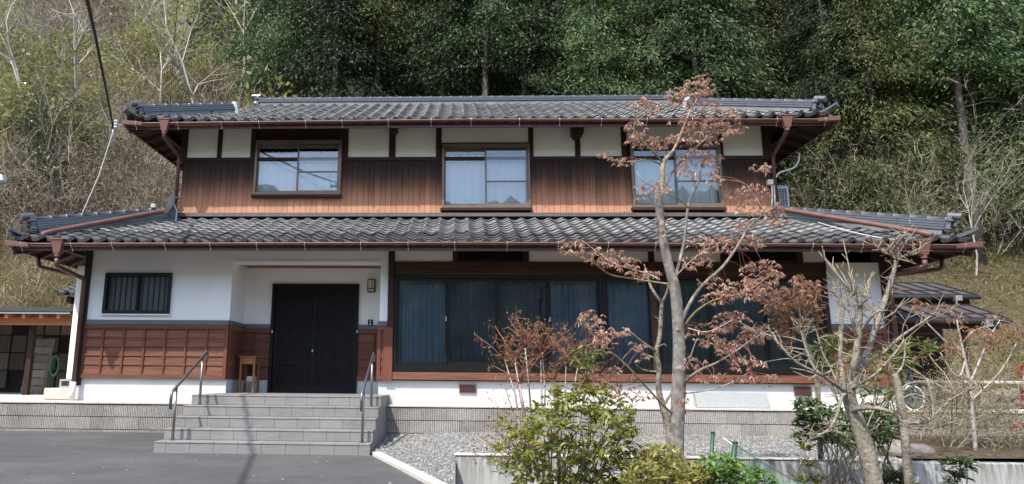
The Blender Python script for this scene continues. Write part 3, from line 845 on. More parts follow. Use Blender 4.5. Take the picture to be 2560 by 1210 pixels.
# upper roof (hip and gable)
VY, VZ = 12.75, 6.478
VX0, VX1 = -6.42, 7.05
RY, RZ = 16.3, 8.24
VP_ = (RZ-VZ)/(RY-VY)
GX0, GX1 = X(652,262,RY), X(1664,262,RY)
hl = VY+(GX0-VX0); hr = VY+(VX1-GX1)                # where the hips meet the gable verges
zl, zr = VZ+(hl-VY)*VP_, VZ+(hr-VY)*VP_
ur = B()
front = [(VX0,VY,VZ),(VX1,VY,VZ),(GX1,hr,zr),(GX1,RY,RZ),(GX0,RY,RZ),(GX0,hl,zl)]
ur.poly(front); ur.poly([(x, 2*RY-y, z) for x, y, z in reversed(front)])
ur.poly([(VX0,VY,VZ),(GX0,hl,zl),(GX0,2*RY-hl,zl),(VX0,2*RY-VY,VZ)]); ur.poly([(VX1,VY,VZ),(VX1,2*RY-VY,VZ),(GX1,2*RY-hr,zr),(GX1,hr,zr)])
ur.poly([(GX0,hl,zl),(GX0,RY,RZ),(GX0,2*RY-hl,zl)]); ur.poly([(GX1,hr,zr),(GX1,2*RY-hr,zr),(GX1,RY,RZ)])
lowf = [(VX0,VY,VZ-t_),(UX0,YU,VZ-t_+(YU-VY)*VP_),(UX1,YU,VZ-t_+(YU-VY)*VP_),(VX1,VY,VZ-t_)]
ur.poly(lowf)
ur.poly([(VX0,VY,VZ-t_),(VX0,20,VZ-t_),(UX0,20,VZ-t_+.41),(UX0,YU,VZ-t_+(YU-VY)*VP_)]); ur.poly([(VX1,VY,VZ-t_),(UX1,YU,VZ-t_+(YU-VY)*VP_),(UX1,20,VZ-t_+.41),(VX1,20,VZ-t_)])
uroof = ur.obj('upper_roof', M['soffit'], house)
vxc, vh = (VX0+VX1)/2, (VX1-VX0)/2
def in_up(m):
    d_ = m.y-VY
    lo = VX0+d_ if m.y < hl else GX0-.12; hi = VX1-d_ if m.y < hr else GX1+.12
    return lo+.04 < m.x < hi-.04 and m.y < RY-.02
nrow = int(math.hypot(RY-VY, RZ-VZ)/TL)+1
roof_face(uroof, (VX0, VY, VZ), (1,0,0), (0,1,VP_), VX1-VX0, nrow, in_up, lambda x, y, t: lift(x, vxc, vh, t, .12), (0,))
def in_ul(m): return m.y > VY+(m.x-VX0)+.04 and m.x < GX0
def in_ur(m): return m.y > VY+(VX1-m.x)+.04 and m.x > GX1
roof_face(uroof, (VX0, 19.6, VZ), (0,-1,0), (1,0,VP_), 7.1, 8, in_ul, lambda x, y, t: .12*max(0,(14.5-y)/1.9)**2*max(0,1-t/1.6) if y < 14.5 else 0, ())
roof_face(uroof, (VX1, VY-.05, VZ), (0,1,0), (-1,0,VP_), 7.1, 8, in_ur, lambda x, y, t: .12*max(0,(14.5-y)/1.9)**2*max(0,1-t/1.6) if y < 14.5 else 0, ())

# ridges
def cap_mesh():
    b = B(); L_ = .255; n_ = 8
    rings = [(0,.078),(.035,.078),(.036,.066),(L_,.066)]
    for y, r_ in rings:
        for k in range(n_+1):
            a_ = math.pi*k/n_; b.v.append((r_*math.cos(a_), y, r_*math.sin(a_)*.85))
    for j in range(3):
        for k in range(n_): b.f.append((j*(n_+1)+k, (j+1)*(n_+1)+k, (j+1)*(n_+1)+k+1, j*(n_+1)+k+1))
    b.f.append(tuple(range(n_+1)))
    m = b.mesh('cap_tile', True); m.materials.append(M['ridge']); return m
CAP = cap_mesh()
def along(p0, p1):
    p0, p1 = Vector(p0), Vector(p1); y = (p1-p0); L_ = y.length; y.normalize()
    x = y.cross(Vector((0,0,1))).normalized(); z = x.cross(y)
    return Matrix(((x.x,y.x,z.x,p0.x),(x.y,y.y,z.y,p0.y),(x.z,y.z,z.z,p0.z),(0,0,0,1))), L_
def oni(parent, mm, s=1.0):              # ridge-end tile with its round roll
    b = B()
    b.hexa([(-.11*s,-.06,-.10*s),(.11*s,-.06,-.10*s),(.11*s,.02,-.10*s),(-.11*s,.02,-.10*s),(-.09*s,-.05,.16*s),(.09*s,-.05,.16*s),(.09*s,.02,.16*s),(-.09*s,.02,.16*s)])
    b.tube([(0,-.16*s,.17*s),(0,.04,.17*s)], .062*s, 12); b.tube([(0,-.11*s,.02*s),(0,0,.02*s)], .05*s, 12)
    b.box(-.13*s, .13*s, -.085, .01, .075*s, .105*s); b.box(-.14*s, .14*s, -.075, .01, -.06*s, -.03*s)
    b.obj('end_tile', M['ridge'], parent, M=mm, bevel=.006)
def ridge(p0, p1, layers, lt=.042, wd=.24, mort=.06, start_oni=True, end_oni=False, s=1.0):
    mm, L_ = along(p0, p1)
    rd = B().box(-wd*.42, wd*.42, .03, L_, -.12, mort).obj('ridge', M['ridge_base'], house, M=mm)
    for k in range(layers):
        w2 = wd*(.5-.028*k)
        nseg = max(1, int(L_/.6))
        b = B()
        for i in range(nseg): b.box(-w2, w2, L_*i/nseg+.002, L_*(i+1)/nseg-.002, mort+k*lt+.007, mort+(k+1)*lt-.004)
        b.box(-w2*.80, w2*.80, .004, L_-.004, mort+k*lt-.006, mort+(k+1)*lt-.008)
        b.obj('flat_course', M['ridge'], rd, M=mm)
    zt = mort+layers*lt
    n_ = int(L_/.245)
    for i in range(n_):
        put('cap_tile', CAP, None, rd, mm @ Matrix.Translation((random.uniform(-.003,.003), i*L_/n_, zt)) @ Matrix.Rotation(random.uniform(-.008,.008), 4, 'X'))
    if start_oni: oni(rd, mm @ Matrix.Translation((0, -.02, zt-.10*s)), s)
    if end_oni: oni(rd, mm @ Matrix.Translation((0, L_+.02, zt-.10*s)) @ Matrix.Rotation(math.pi, 4, 'Z'), s)
    return rd, mm
hz = .10
def lerp(a, c_, t): return tuple(x+(y-x)*t for x, y in zip(a, c_))
c0, c1 = (LX0,EY,EZ+.10+hz*.4), (UX0-.02,YU,JZ+.02)
ridge(lerp(c0, c1, .12), lerp(c0, c1, .985), 4)
c0, c1 = (LX1,EY,EZ+.10+hz*.4), (UX1+.02,YU,JZ+.02)
ridge(lerp(c0, c1, .12), lerp(c0, c1, .985), 4)
c0, c1 = (VX0,VY,VZ+.14), (GX0,hl,zl+.04)
rd, mm = ridge(lerp(c0, c1, .13), c1, 3)
c0r, c1r = (VX1,VY,VZ+.14), (GX1,hr,zr+.04)
rd2, mm2 = ridge(lerp(c0r, c1r, .13), c1r, 3)
for rd_, p in ((rd, c1), (rd2, c1r)):               # white plaster plug at the head of each hip
    s_ = 1 if p[0] > 0 else -1
    B().hexa([(p[0]-.14,p[1]-.10,p[2]-.08),(p[0]+.14,p[1]-.10,p[2]-.08),(p[0]+.14,p[1]+.12,p[2]-.02),(p[0]-.14,p[1]+.12,p[2]-.02),
              (p[0]-.05,p[1]-.05,p[2]+.27),(p[0]+.06,p[1]-.05,p[2]+.27),(p[0]+.06,p[1]+.10,p[2]+.26),(p[0]-.05,p[1]+.10,p[2]+.26)]).obj('plaster_plug', M['mortar'], rd_, bevel=.03)
ridge((GX0-.02,RY,RZ+.05), (GX1+.02,RY,RZ+.05), 3, lt=.036, wd=.26, mort=.03, end_oni=True, s=1.15)
# upturned corner tiles
def corner_tile(p, sx, parent):
    b = B(); n_ = 8; pts = []
    for i in range(n_+1):
        t = i/n_; pts.append(Vector((p[0]+sx*(-.34+.38*t), p[1]+.30-.36*t, p[2]+.03+.04*t+.09*t**3)))
    d_ = Vector((sx*.4, .44, 0)).normalized()
    for q_ in pts:
        for o_, z_ in ((-.11,0),(-.05,.035),(.05,.035),(.11,0),(.11,-.035),(-.11,-.035)): b.v.append(tuple(q_+d_*o_+Vector((0,0,z_))))
    for i in range(n_):
        for k in range(6): b.f.append((i*6+k, i*6+(k+1) % 6, (i+1)*6+(k+1) % 6, (i+1)*6+k))
    b.f.append(tuple(range(6))); b.f.append(tuple(n_*6+k for k in reversed(range(6))))
    b.obj('corner_tile', M['ridge'], parent, smooth=False)
corner_tile((LX0,EY,EZ+.10), -1, lroof); corner_tile((LX1,EY,EZ+.10), 1, lroof)
corner_tile((VX0,VY,VZ+.13), -1, uroof); corner_tile((VX1,VY,VZ+.13), 1, uroof)

# fascia, rafters under the eaves
for parent, x0, x1, y, z in ((lroof, LX0, LX1, EY, EZ), (uroof, VX0, VX1, VY, VZ)):
    B().box(x0+.03, x1-.03, y+.02, y+.05, z-.10, z+.012).obj('fascia', M['gutter_dark'], parent)
    B().box(x0, x0+.03, y+.02, 19.5, z-.10, z+.012).obj('fascia', M['gutter_dark'], parent); B().box(x1-.03, x1, y+.02, 19.5, z-.10, z+.012).obj('fascia', M['gutter_dark'], parent)
for parent, ex, wx, y0, y1, z0_, z1_, n_ in ((lroof, LX0, UX0, EY, YU, EZ, JZ, 9), (lroof, LX1, UX1, EY, YU, EZ, JZ, 9), (uroof, VX0, UX0, VY, YU, VZ, VZ+.41, 8), (uroof, VX1, UX1, VY, YU, VZ, VZ+.41, 8)):
    sg = 1 if wx > ex else -1
    for k in range(n_):                  # rafters of the side eaves, seen from below at the corners
        y = y0+.35+k*.45
        t = min(1, (y-y0)/(y1-y0)); xi = ex+(wx-ex)*t; zi = z0_+(z1_-z0_)*t
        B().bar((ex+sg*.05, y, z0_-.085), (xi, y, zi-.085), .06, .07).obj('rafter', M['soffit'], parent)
    B().bar((ex+sg*.03, y0+.05, z0_-.11), (wx, y1, z1_-.11), .11, .12).obj('hip_rafter', M['dark_wood'], parent)
# purlin under the upper right and left eaves
for ex, wx in ((VX0, UX0), (VX1, UX1)):
    m_ = (ex*.45+wx*.55)
    B().box(m_-.05, m_+.05, 13.2, 19, VZ+.0, VZ+.10).obj('purlin', M['dark_wood'], uroof)
for x in (LX0+.62, LX1-.62): B().box(x-.06, x+.06, 11.6, 19, EZ-.02, EZ+.12).obj('purlin', M['dark_wood'], lroof)
B().box(HX0, HX1, YW-.0, YW+.3, 4.0, 4.08).obj('wall_plate', M['dark_wood_x'], house)

# gutters, hoppers and downpipes
def gutter(x0, x1, y, zmid, zend, parent, brackets):
    n_ = 24; pr_ = [(math.cos(math.pi*(1+k/8))*.046, math.sin(math.pi*(1+k/8))*.040) for k in range(9)]
    pr_ += [(a*.86, c_*.86) for a, c_ in reversed(pr_)]
    b = B(); kk = len(pr_)
    zf = lambda x: zmid-(zmid-zend)*abs((x-(x0+x1)/2)/((x1-x0)/2))
    for i in range(n_+1):
        x = x0+(x1-x0)*i/n_
        for a, c_ in pr_: b.v.append((x, y+a, zf(x)+c_+.02))
    for i in range(n_):
        for k in range(kk): b.f.append((i*kk+k, i*kk+(k+1) % kk, (i+1)*kk+(k+1) % kk, (i+1)*kk+k))
    b.f.append(tuple(range(kk))); b.f.append(tuple(n_*kk+k for k in reversed(range(kk))))
    g_ = b.obj('gutter', M['gutter'], house, smooth=True)
    m_ = B().tube([(0,-.054,.03),(0,-.057,-.0),(0,-.045,-.036),(0,-.02,-.05),(0,.005,-.055),(0,.012,-.085),(0,.02,-.11),(0,.03,-.1)], .0055, 5).mesh('gutter_bracket'); m_.materials.append(M['steel'])
    for i in range(brackets):
        x = x0+.25+(x1-x0-.5)*(i+random.uniform(-.08,.08)*(0 < i < brackets-1))/(brackets-1)
        put('gutter_bracket', m_, None, g_, Matrix.Translation((x, y, zf(x))))
    return g_, zf
LG = Z(1200,609,EY-.06); UG = Z(1200,301,VY-.06)
lg, lzf = gutter(LX0-.02, LX1+.02, EY-.06, LG, LG-.03, house, 20)
ug, uzf = gutter(VX0-.02, VX1+.02, VY-.06, UG, UG-.04, house, 17)
for sx, x, y, z in ((-1, LX0, EY, EZ), (1, LX1, EY, EZ), (-1, VX0, VY, VZ), (1, VX1, VY, VZ)):  # gutter corner pieces and side gutters
    a = (x+sx*.05, y-.11, z+.03)
    B().hexa([(x+sx*.04,y-.11,z-.045),(x-sx*.36,y-.11,z-.065),(x-sx*.36,y-.05,z-.065),(x+sx*.04,y+.3,z-.045),(x+sx*.045,y-.115,z+.045),(x-sx*.36,y-.115,z+.0),(x-sx*.36,y-.05,z+.0),(x+sx*.045,y+.3,z+.03)]).obj('gutter_corner', M['gutter'], lg if y < 12 else ug, bevel=.004)
    B().prism([(math.cos(math.pi*(1+k/6))*.05, math.sin(math.pi*(1+k/6))*.05) for k in range(7)], 0, 8).obj('side_gutter', M['gutter_dark'], lg if y < 12 else ug, M=Matrix(((0,1,0,x+sx*.04),(1,0,0,y),(0,0,1,z-.01),(0,0,0,1))))
def hopper(p, parent):
    b = B(); 
    b.hexa([(p[0]-.05,p[1]-.045,p[2]-.17),(p[0]+.05,p[1]-.045,p[2]-.17),(p[0]+.05,p[1]+.045,p[2]-.17),(p[0]-.05,p[1]+.045,p[2]-.17),(p[0]-.10,p[1]-.07,p[2]+.05),(p[0]+.10,p[1]-.07,p[2]+.05),(p[0]+.10,p[1]+.07,p[2]+.05),(p[0]-.10,p[1]+.07,p[2]+.05)])
    b.box(p[0]-.115, p[0]+.115, p[1]-.08, p[1]+.08, p[2]+.051, p[2]+.075); b.tube([(p[0],p[1],p[2]-.22),(p[0],p[1],p[2]-.165)], .045, 10)
    return b.obj('hopper', M['gutter'], parent, bevel=.004)
def pipe(name, pts, r, mat, parent):
    pp = [Vector(p) for p in pts]; out = [pp[0]]
    for i in range(1, len(pp)-1):        # rounded elbows
        a = (pp[i-1]-pp[i]).normalized()*.05; c_ = (pp[i+1]-pp[i]).normalized()*.05
        out += [pp[i]+a, pp[i]+(a+c_)*.28, pp[i]+c_]
    out.append(pp[-1]); 
    return B().tube(out, r, 10).obj(name, mat, parent, smooth=True)
yg = EY-.06; yv = VY-.06
# upper left
p = P(412,318,yv); hopper((p.x,yv,uzf(p.x)+.02), house)
pipe('downpipe', [(p.x,yv,p.z-.12),(p.x,yv,p.z-.2),(UX0-.05,YU-.09,Z(455,395,YU)),(UX0-.05,YU-.09,5.02)], .036, M['gutter_dark'], house)
pipe('downpipe', [(UX0-.05,YU-.09,5.05),(UX0-.05,YU-.10,4.95),(UX0-.12,YU-.3,4.86),(LX0+.55,EY+.24,EZ+.27),(LX0+.53,EY-.02,EZ+.16)], .042, M['gutter'], house)
for zb in (5.15, 5.9): B().box(UX0-.10, UX0-.0, YU-.135, YU-.02, zb, zb+.02).obj('pipe_clip', M['gutter_dark'], house)
p = P(145,625,yg); hopper((p.x,yg,lzf(p.x)+.02), house)
pipe('downpipe', [(p.x,yg,p.z-.14),(p.x,yg,p.z-.26),(HX0-.03,YW-.10,Z(212,700,YW)),(HX0-.03,YW-.10,1.55)], .038, M['gutter_dark'], house)
B().tube([(HX0-.03,YW-.10,1.56),(HX0-.03,YW-.10,1.25)], .046, 10).obj('drain_pipe', M['white_metal'], house, smooth=True)
p2 = P(118,660,EY+.5)
pipe('downpipe', [(LX0+.02,EY+.75,EZ-.05),(LX0+.05,EY+.75,EZ-.26),(HX0-.06,YW-.02,Z(215,695,YW)),(HX0-.07,YW-.02,1.6)], .034, M['gutter_dark'], house)
# upper right
p = P(1966,300,yv); hopper((p.x,yv,uzf(p.x)+.02), house)
pipe('downpipe', [(p.x,yv,p.z-.12),(p.x,yv,p.z-.2),(UX1+.03,YU-.09,Z(1930,395,YU)),(UX1+.03,YU-.09,5.0)], .036, M['gutter_dark'], house)
pipe('downpipe', [(UX1+.03,YU-.09,5.05),(UX1+.03,YU-.10,4.95),(UX1+.10,YU-.3,4.86),(LX1-.70,EY+.30,EZ+.29),(LX1-.66,EY-.02,EZ+.16)], .042, M['gutter'], house)
p = P(2308,628,yg); hopper((p.x,yg,lzf(p.x)+.02), house)
pipe('downpipe', [(p.x,yg,p.z-.14),(p.x,yg,p.z-.26),(HX1+.03,YW-.10,Z(2215,690,YW)),(HX1+.03,YW-.10,1.3)], .038, M['gutter_dark'], house)
pipe('downpipe', [(LX1-.02,EY+.75,EZ-.05),(LX1-.05,EY+.75,EZ-.26),(HX1+.09,YW-.0,Z(2220,690,YW)),(HX1+.09,YW-.0,1.6)], .034, M['gutter_dark'], house)

# ------------------------------------------------------------------ entrance steps
SXL, SXR, SY0, RISE, TREAD = -4.0, -1.13, 9.5, .145, .31
steps = thing('entrance_steps', ((SXL+SXR)/2, SY0, .67), 'five grey tiled steps up to the entrance door', 'steps')
zg = .67
b = B()
for k in range(5):
    y0 = SY0+TREAD*k; y1 = 12.93 if k == 4 else y0+TREAD
    b.box(SXL+.012, SXR-.012, y0+.012, y1+.012, .45, zg+RISE*(k+1)-.012)
b.obj('step_core', M['grout'], steps)
for k in range(5):
    y0 = SY0+TREAD*k; zt = zg+RISE*(k+1)
    nt_ = 9; off_ = 0 if k % 2 else .16
    edges = [SXL] + [SXL+off_+(.32)*i for i in range(0 if off_ else 1, 10)] + [SXR]
    edges = sorted(e for e in edges if SXL <= e <= SXR); edges = [e for i, e in enumerate(edges) if i == 0 or e-edges[i-1] > .05]
    if SXR-edges[-1] > .001: edges[-1] = SXR
    for i in range(len(edges)-1):
        a, c_ = edges[i]+.002, edges[i+1]-.002
        B().box(a, c_, y0, y0+.0119, zt-RISE+.004 if k else .5, zt-.024).obj('riser_tile', M['step_tile'], steps)
        B().box(a, c_, y0-.006, (y0+TREAD-.004) if k < 4 else y0+.40, zt-.020, zt).obj('tread_tile', M['step_tile'], steps, bevel=.003)
    B().box(SXR-.0119, SXR, y0+.013, y0+TREAD+.01 if k < 4 else 11.6, .5, zt-.022).obj('side_tile', M['step_tile'], steps)
    B().box(SXL, SXL+.0119, y0+.013, y0+TREAD+.01 if k < 4 else 11.6, .5, zt-.022).obj('side_tile', M['step_tile'], steps)
for i in range(9):
    for j in range(6):
        a = SXL+(SXR-SXL)*i/9; y0 = SY0+TREAD*4+.404+j*.3
        if y0+.3 < 12.93 and not (y0 > 11.7 and (a < PL-.1 or a > PR)): B().box(a+.003, a+(SXR-SXL)/9-.003, y0, y0+.294, zg+RISE*5-.02, zg+RISE*5).obj('landing_tile', M['step_tile'], steps)
# handrails
def rail(xb, label, lean=0):
    t1 = zg+RISE; t4 = zg+RISE*4
    hr_ = thing('handrail', (xb, SY0+.2, t1), label, 'handrail', 'handrails of the entrance steps')
    B().tube([(xb, SY0+.19, t1-.005), (xb, SY0+.19, t1+.70)], .019, 10).obj('post', M['steel_bright'], hr_, smooth=True)
    B().tube([(xb, SY0+.19+TREAD*3, t4-.005), (xb, SY0+.19+TREAD*3, t4+.70)], .019, 10).obj('post', M['steel_bright'], hr_, smooth=True)
    za, zb = t1+.71, t4+.71; ya, yb = SY0+.19, SY0+.19+TREAD*3; sl = (zb-za)/(yb-ya)
    pts = [(xb, ya-.16, za-.16*sl-.22), (xb, ya-.16, za-.16*sl-.03), (xb, ya-.14, za-.14*sl), (xb, yb+.16, zb+.16*sl), (xb, yb+.19, zb+.18*sl-.03), (xb, yb+.19, zb+.18*sl-.13)]
    B().tube(pts, .021, 10).obj('rail', M['steel_bright'], hr_, smooth=True)
    for y, z in ((SY0+.19, t1), (SY0+.19+TREAD*3, t4)): B().tube([(xb,y,z),(xb,y,z+.012)], .04, 14).obj('base_plate', M['steel_bright'], hr_)
rail(SXL+.17, 'steel handrail on the left side of the entrance steps')
rail(SXR-.13, 'steel handrail on the right side of the entrance steps')

# small wooden stool-table on the landing
sx0, sx1 = X(598,940,YP-.5), X(637,940,YP-.5); syf = YP-.52
zl = zg+RISE*5; zt = Z(625,890,syf)
stl = thing('side_table', ((sx0+sx1)/2, syf+.2, zl), 'old wooden side table with a drawer beside the entrance door', 'table')
dx = sx1-sx0; dp = .34
for a, c_ in ((0,0),(1,0),(0,1),(1,1)):
    x = sx0+.02+a*(dx-.04); y = syf+.02+c_*(dp-.04)
    B().box(x-.018, x+.018, y-.018, y+.018, zl+.001, zt-.02).obj('leg', M['stool_wood'], stl, bevel=.003)
B().box(sx0-.02, sx1+.02, syf-.02, syf+dp+.02, zt-.02, zt).obj('table_top', M['stool_wood'], stl, bevel=.004)
B().box(sx0+.04, sx1-.04, syf+.005, syf+dp-.01, zt-.14, zt-.021).obj('drawer', M['orange_wood'], stl, bevel=.004)
B().box(sx0+.03, sx1-.03, syf+.03, syf+dp-.03, zl+.17, zl+.19).obj('shelf', M['stool_wood'], stl)
bx = thing('grey_box', ((sx0+sx1)/2+.05, syf+.15, zl+.19), 'small grey box on the lower shelf of the wooden side table', 'box')
B().box((sx0+sx1)/2-.03, (sx0+sx1)/2+.12, syf+.10, syf+.2, zl+.191, zl+.285).obj('carton', M['grey_plastic'], bx, bevel=.005)
# ------------------------------------------------------------------ the hill across the valley, behind the viewer (seen in the panes)
def far_z(x, y):
    t = max(0, (-y-70)/80)
    return -.4 + 46.5*min(1, t)**1.2*(.86+.22*vnoise(x*.012, 3, 8)) + (vnoise(x*.22, y*.22, 11)*4+vnoise(x*.6, y*.6, 12)*3+hash2(round(x), round(y), 4)*2.5)*min(1, t*3)
q = N('far_wood')
f = q.noise(.5, (1,1,1), 6)
far_mat = q.fin(q.mix(q.rng(f, .35, .65), (.09,.115,.095), (.15,.175,.13)), 1., spec=.1)  # colour lightened to carry distant haze
tag(grid('opposite_hill', [-160+2*i for i in range(161)], [-70-4*i for i in range(26)], far_z, far_mat), kind='structure')
b = B(); b.v = []; 

# ------------------------------------------------------------------ left: shed, white column
SYF = 15.2
sz1, sz0 = Z(100,786,SYF), Z(100,812,SYF)
sx1 = X(178,800,SYF)
shed = thing('shed', (sx1-3, SYF, 1.23), 'open timber shed with orange fascia beam at the left of the house', 'shed')
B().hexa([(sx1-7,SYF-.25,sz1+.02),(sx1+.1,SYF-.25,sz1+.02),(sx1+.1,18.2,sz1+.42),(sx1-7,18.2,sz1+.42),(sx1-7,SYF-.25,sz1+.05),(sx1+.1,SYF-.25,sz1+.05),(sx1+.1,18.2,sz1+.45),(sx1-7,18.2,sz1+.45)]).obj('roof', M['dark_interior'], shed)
B().box(sx1-7, sx1+.1, SYF-.26, SYF-.24, sz1-.005, sz1+.018).obj('roof_edge', M['steel'], shed)
for k in range(18):
    x = sx1-.18-k*.385
    B().bar((x, SYF-.22, sz1-.05), (x, 18.1, sz1+.34), .07, .10).obj('rafter', M['orange_wood'], shed)
B().box(sx1-7, sx1+.05, SYF, SYF+.1, sz0, sz1-.055).obj('fascia_beam', M['orange_wood'], shed, bevel=.005)
for x in (sx1-.08, sx1-1.05, sx1-2.9): B().box(x-.06, x+.06, SYF+.3, SYF+.42, 1.235, sz0+.1).obj('post', M['dark_wood'], shed, bevel=.005)
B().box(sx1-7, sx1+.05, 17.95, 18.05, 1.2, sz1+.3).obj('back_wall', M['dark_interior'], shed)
for k in range(12):
    x = sx1-.1-k*.42; h = random.choice((.5, .62, .45, .7))
    for r_ in range(4):
        if random.random() < .62: B().box(x-.37, x, 17.88, 17.93, 1.35+r_*.45, 1.35+r_*.45+h*.6).obj('wall_board', M['grey_wood'], shed)
pal = thing('pallet', (X(92,960,16.2), 16.2, 1.24), 'grey wooden pallet leaning upright inside the dark shed', 'pallet')
px0, px1 = X(66,905,16.2), X(118,905,16.2); pz1 = Z(92,845,16.2)
for k in range(7):
    z = 1.26+(pz1-1.26)*k/7
    B().hexa([(px0,16.1+k*.03,z),(px1,16.1+k*.03,z),(px1,16.13+k*.03,z),(px0,16.13+k*.03,z),(px0,16.12+k*.03,z+(pz1-1.26)/7-.02),(px1,16.12+k*.03,z+(pz1-1.26)/7-.02),(px1,16.15+k*.03,z+(pz1-1.26)/7-.02),(px0,16.15+k*.03,z+(pz1-1.26)/7-.02)]).obj('slat', M['grey_wood'], pal)
for x in (px0+.04, (px0+px1)/2, px1-.04): B().bar((x,16.17,1.24),(x,16.39,pz1), .07, .09).obj('bearer', M['grey_wood'], pal)
hs = thing('garden_hose', (X(138,915,15.9), 15.9, 1.6), 'coiled green garden hose hanging in the dark shed', 'hose')
hc = P(137,914,15.9)
for k in range(3):
    pts = [(hc.x+.08*math.cos(a)*(1+.1*k)+.01*k, 15.9-.03*k, hc.z+.24*math.sin(a)*(1-.06*k)) for a in [2*math.pi*i/20 for i in range(21)]]
    B().tube(pts, .016, 7, False).obj('coil', M['hose'], hs, smooth=True)
YCOL = 12.95
cx0 = (X(190,700,YCOL)+X(165,950,YCOL))/2
colm = thing('white_column', (cx0+.15, YCOL, 1.55), 'white square column standing beside the left corner of the house', 'column')
B().box(cx0, cx0+.30, YCOL, YCOL+.25, 1.60, 3.72).obj('shaft', M['plaster'], colm, bevel=.01)
cb = thing('cinder_block', (cx0, YCOL, 1.44), 'hollow grey cinder block under the white column', 'block')
b = B(); x0 = cx0-.10
b.box(x0, x0+.39, YCOL-.02, YCOL+.2, 1.445, 1.475).box(x0, x0+.39, YCOL-.02, YCOL+.2, 1.565, 1.597)
for xx in (0, .18, .36): b.box(x0+xx, x0+xx+.03, YCOL-.02, YCOL+.2, 1.475, 1.565)
b.obj('shell', M['cinder'], cb)
pb = thing('concrete_plinth', (cx0-.1, 12.5, 1.24), 'pale concrete plinth at the foot of the white column', 'plinth')
B().box(X(108,985,12.45), HX0-.08, 12.45, 13.6, 1.24, 1.442).obj('plinth_block', M['cap'], pb, bevel=.015)

# tiled eave of the rear wing at the far left
wing = thing('rear_wing', (X(170,735,19), 19, 3.2), 'small grey tiled eave showing behind the left corner of the house', 'roof')
a = P(142,738,17.0); c_ = P(200,718,17.0)
wz = a.z
B().hexa([(a.x,17.0,wz),(a.x+2,17.0,wz),(a.x+2,18.4,wz+.5),(a.x,18.4,wz+.5),(a.x,17.0,wz+.03),(a.x+2,17.0,wz+.03),(a.x+2,18.4,wz+.53),(a.x,18.4,wz+.53)]).obj('eave_deck', M['dark_wood'], wing)
u, vd = Vector((1,0,0)), Vector((0,1.4,.5)).normalized(); nn = u.cross(vd)
for r_ in range(5):
    for k in range(6):
        p = Vector((a.x-.02+k*TW, 17.0, wz+.03))+vd*(r_*TL)
        put('roof_tile', TME if r_ == 0 else TM, None, wing, Matrix(((u.x,vd.x,nn.x,p.x),(u.y,vd.y,nn.y,p.y),(u.z,vd.z,nn.z,p.z),(0,0,0,1))))
B().box(a.x+.2, a.x+.32, 17.1, 18, wz-.18, wz-.02).box(a.x+.45, a.x+2, 17.25, 17.35, wz-.3, wz-.19).obj('bracket', M['dark_wood_x'], wing)
B().box(a.x+1.2, a.x+3, 17.6, 20, 1.2, wz+.1).obj('wall', M['plaster'], wing)

# satellite dish on the left hip
dc = P(425,508,13.15)
dish = thing('satellite_dish', (dc.x, 13.15, dc.z-.25), 'grey satellite dish beside the upper left corner of the lower roof', 'satellite dish')
b = B(); n_ = 20
ax = Vector((-.93, -.25, .28)).normalized(); e1 = ax.cross(Vector((0,0,1))).normalized(); e2 = e1.cross(ax)
for j in range(6):
    r_ = .22*j/5
    for k in range(n_):
        t = 2*math.pi*k/n_; b.v.append(tuple(dc - ax*(.07*(1-(j/5)**2)) + e1*(r_*math.cos(t)) + e2*(r_*1.12*math.sin(t))))
for j in range(5):
    for k in range(n_): b.f.append((j*n_+k, j*n_+(k+1) % n_, (j+1)*n_+(k+1) % n_, (j+1)*n_+k))
b.obj('reflector', M['grey_plastic'], dish, smooth=True)
B().tube([dc-ax*.08, dc-ax*.14+Vector((0,0,-.1)), dc-ax*.14+Vector((0,0,-.5))], .018, 8).obj('mast', M['steel'], dish)
B().tube([dc-e2*.2, dc-e2*.18+ax*.3], .01, 6).obj('arm', M['steel'], dish)
B().box(dc.x-.33, dc.x-.24, dc.y-.12, dc.y-.04, dc.z-.12, dc.z-.04).obj('receiver', M['grey_plastic'], dish, bevel=.01)

# insulator and service cables at the upper left corner
ip = P(290,308,12.55)
ins = thing('insulator', tuple(ip), 'white cable insulator on a rod at the upper left roof corner', 'insulator')
B().tube([(VX0-.02,12.6,ip.z-.02),(ip.x,12.55,ip.z-.02)], .012, 6).obj('rod', M['steel'], ins)
for k in range(3): B().tube([(ip.x,12.55,ip.z-.10+k*.06),(ip.x,12.55,ip.z-.06+k*.06)], [.038-.004*k, .028], 12).obj('disc', M['ceramic'], ins, smooth=True)
B().tube([(ip.x-.01,12.52,ip.z-.1),(ip.x-.02,12.5,ip.z-.2),(ip.x-.03,12.5,ip.z-.28)], .012, 6).obj('clamp', M['steel'], ins)
a = Vector((ip.x-.02,12.5,ip.z-.12)); m4 = Vector((-4.9, -2.5, 9.9))
path = [a, P(268,235,12.1), P(243,115,11.5), P(219,0,10.8), Vector((-5.95, 7.0, 8.35)), Vector((-5.5, 3.0, 8.9)), m4]
cab = B()
for k in range(3):
    cab.tube([p_+Vector((math.cos(k*2.1+i_*1.1), 0, math.sin(k*2.1+i_*1.1)))*(.009+.004*min(i_, 3)) for i_, p_ in enumerate(path)], [.010,.012,.015,.018,.014,.014,.014], 7)
cth = thing('service_cable', tuple(a), 'thick black power cable rising from the roof corner out of the top left', 'cable')
cab.obj('twisted_cores', M['cable'], cth, smooth=True)
pole = thing('utility_pole', (m4.x-.15, m4.y, 0), 'grey concrete utility pole standing left of the viewer', 'pole')
B().tube([(m4.x-.15,m4.y,-.3),(m4.x-.15,m4.y,m4.z+1)], [.17,.11], 14).obj('shaft', M['cap'], pole, smooth=True)
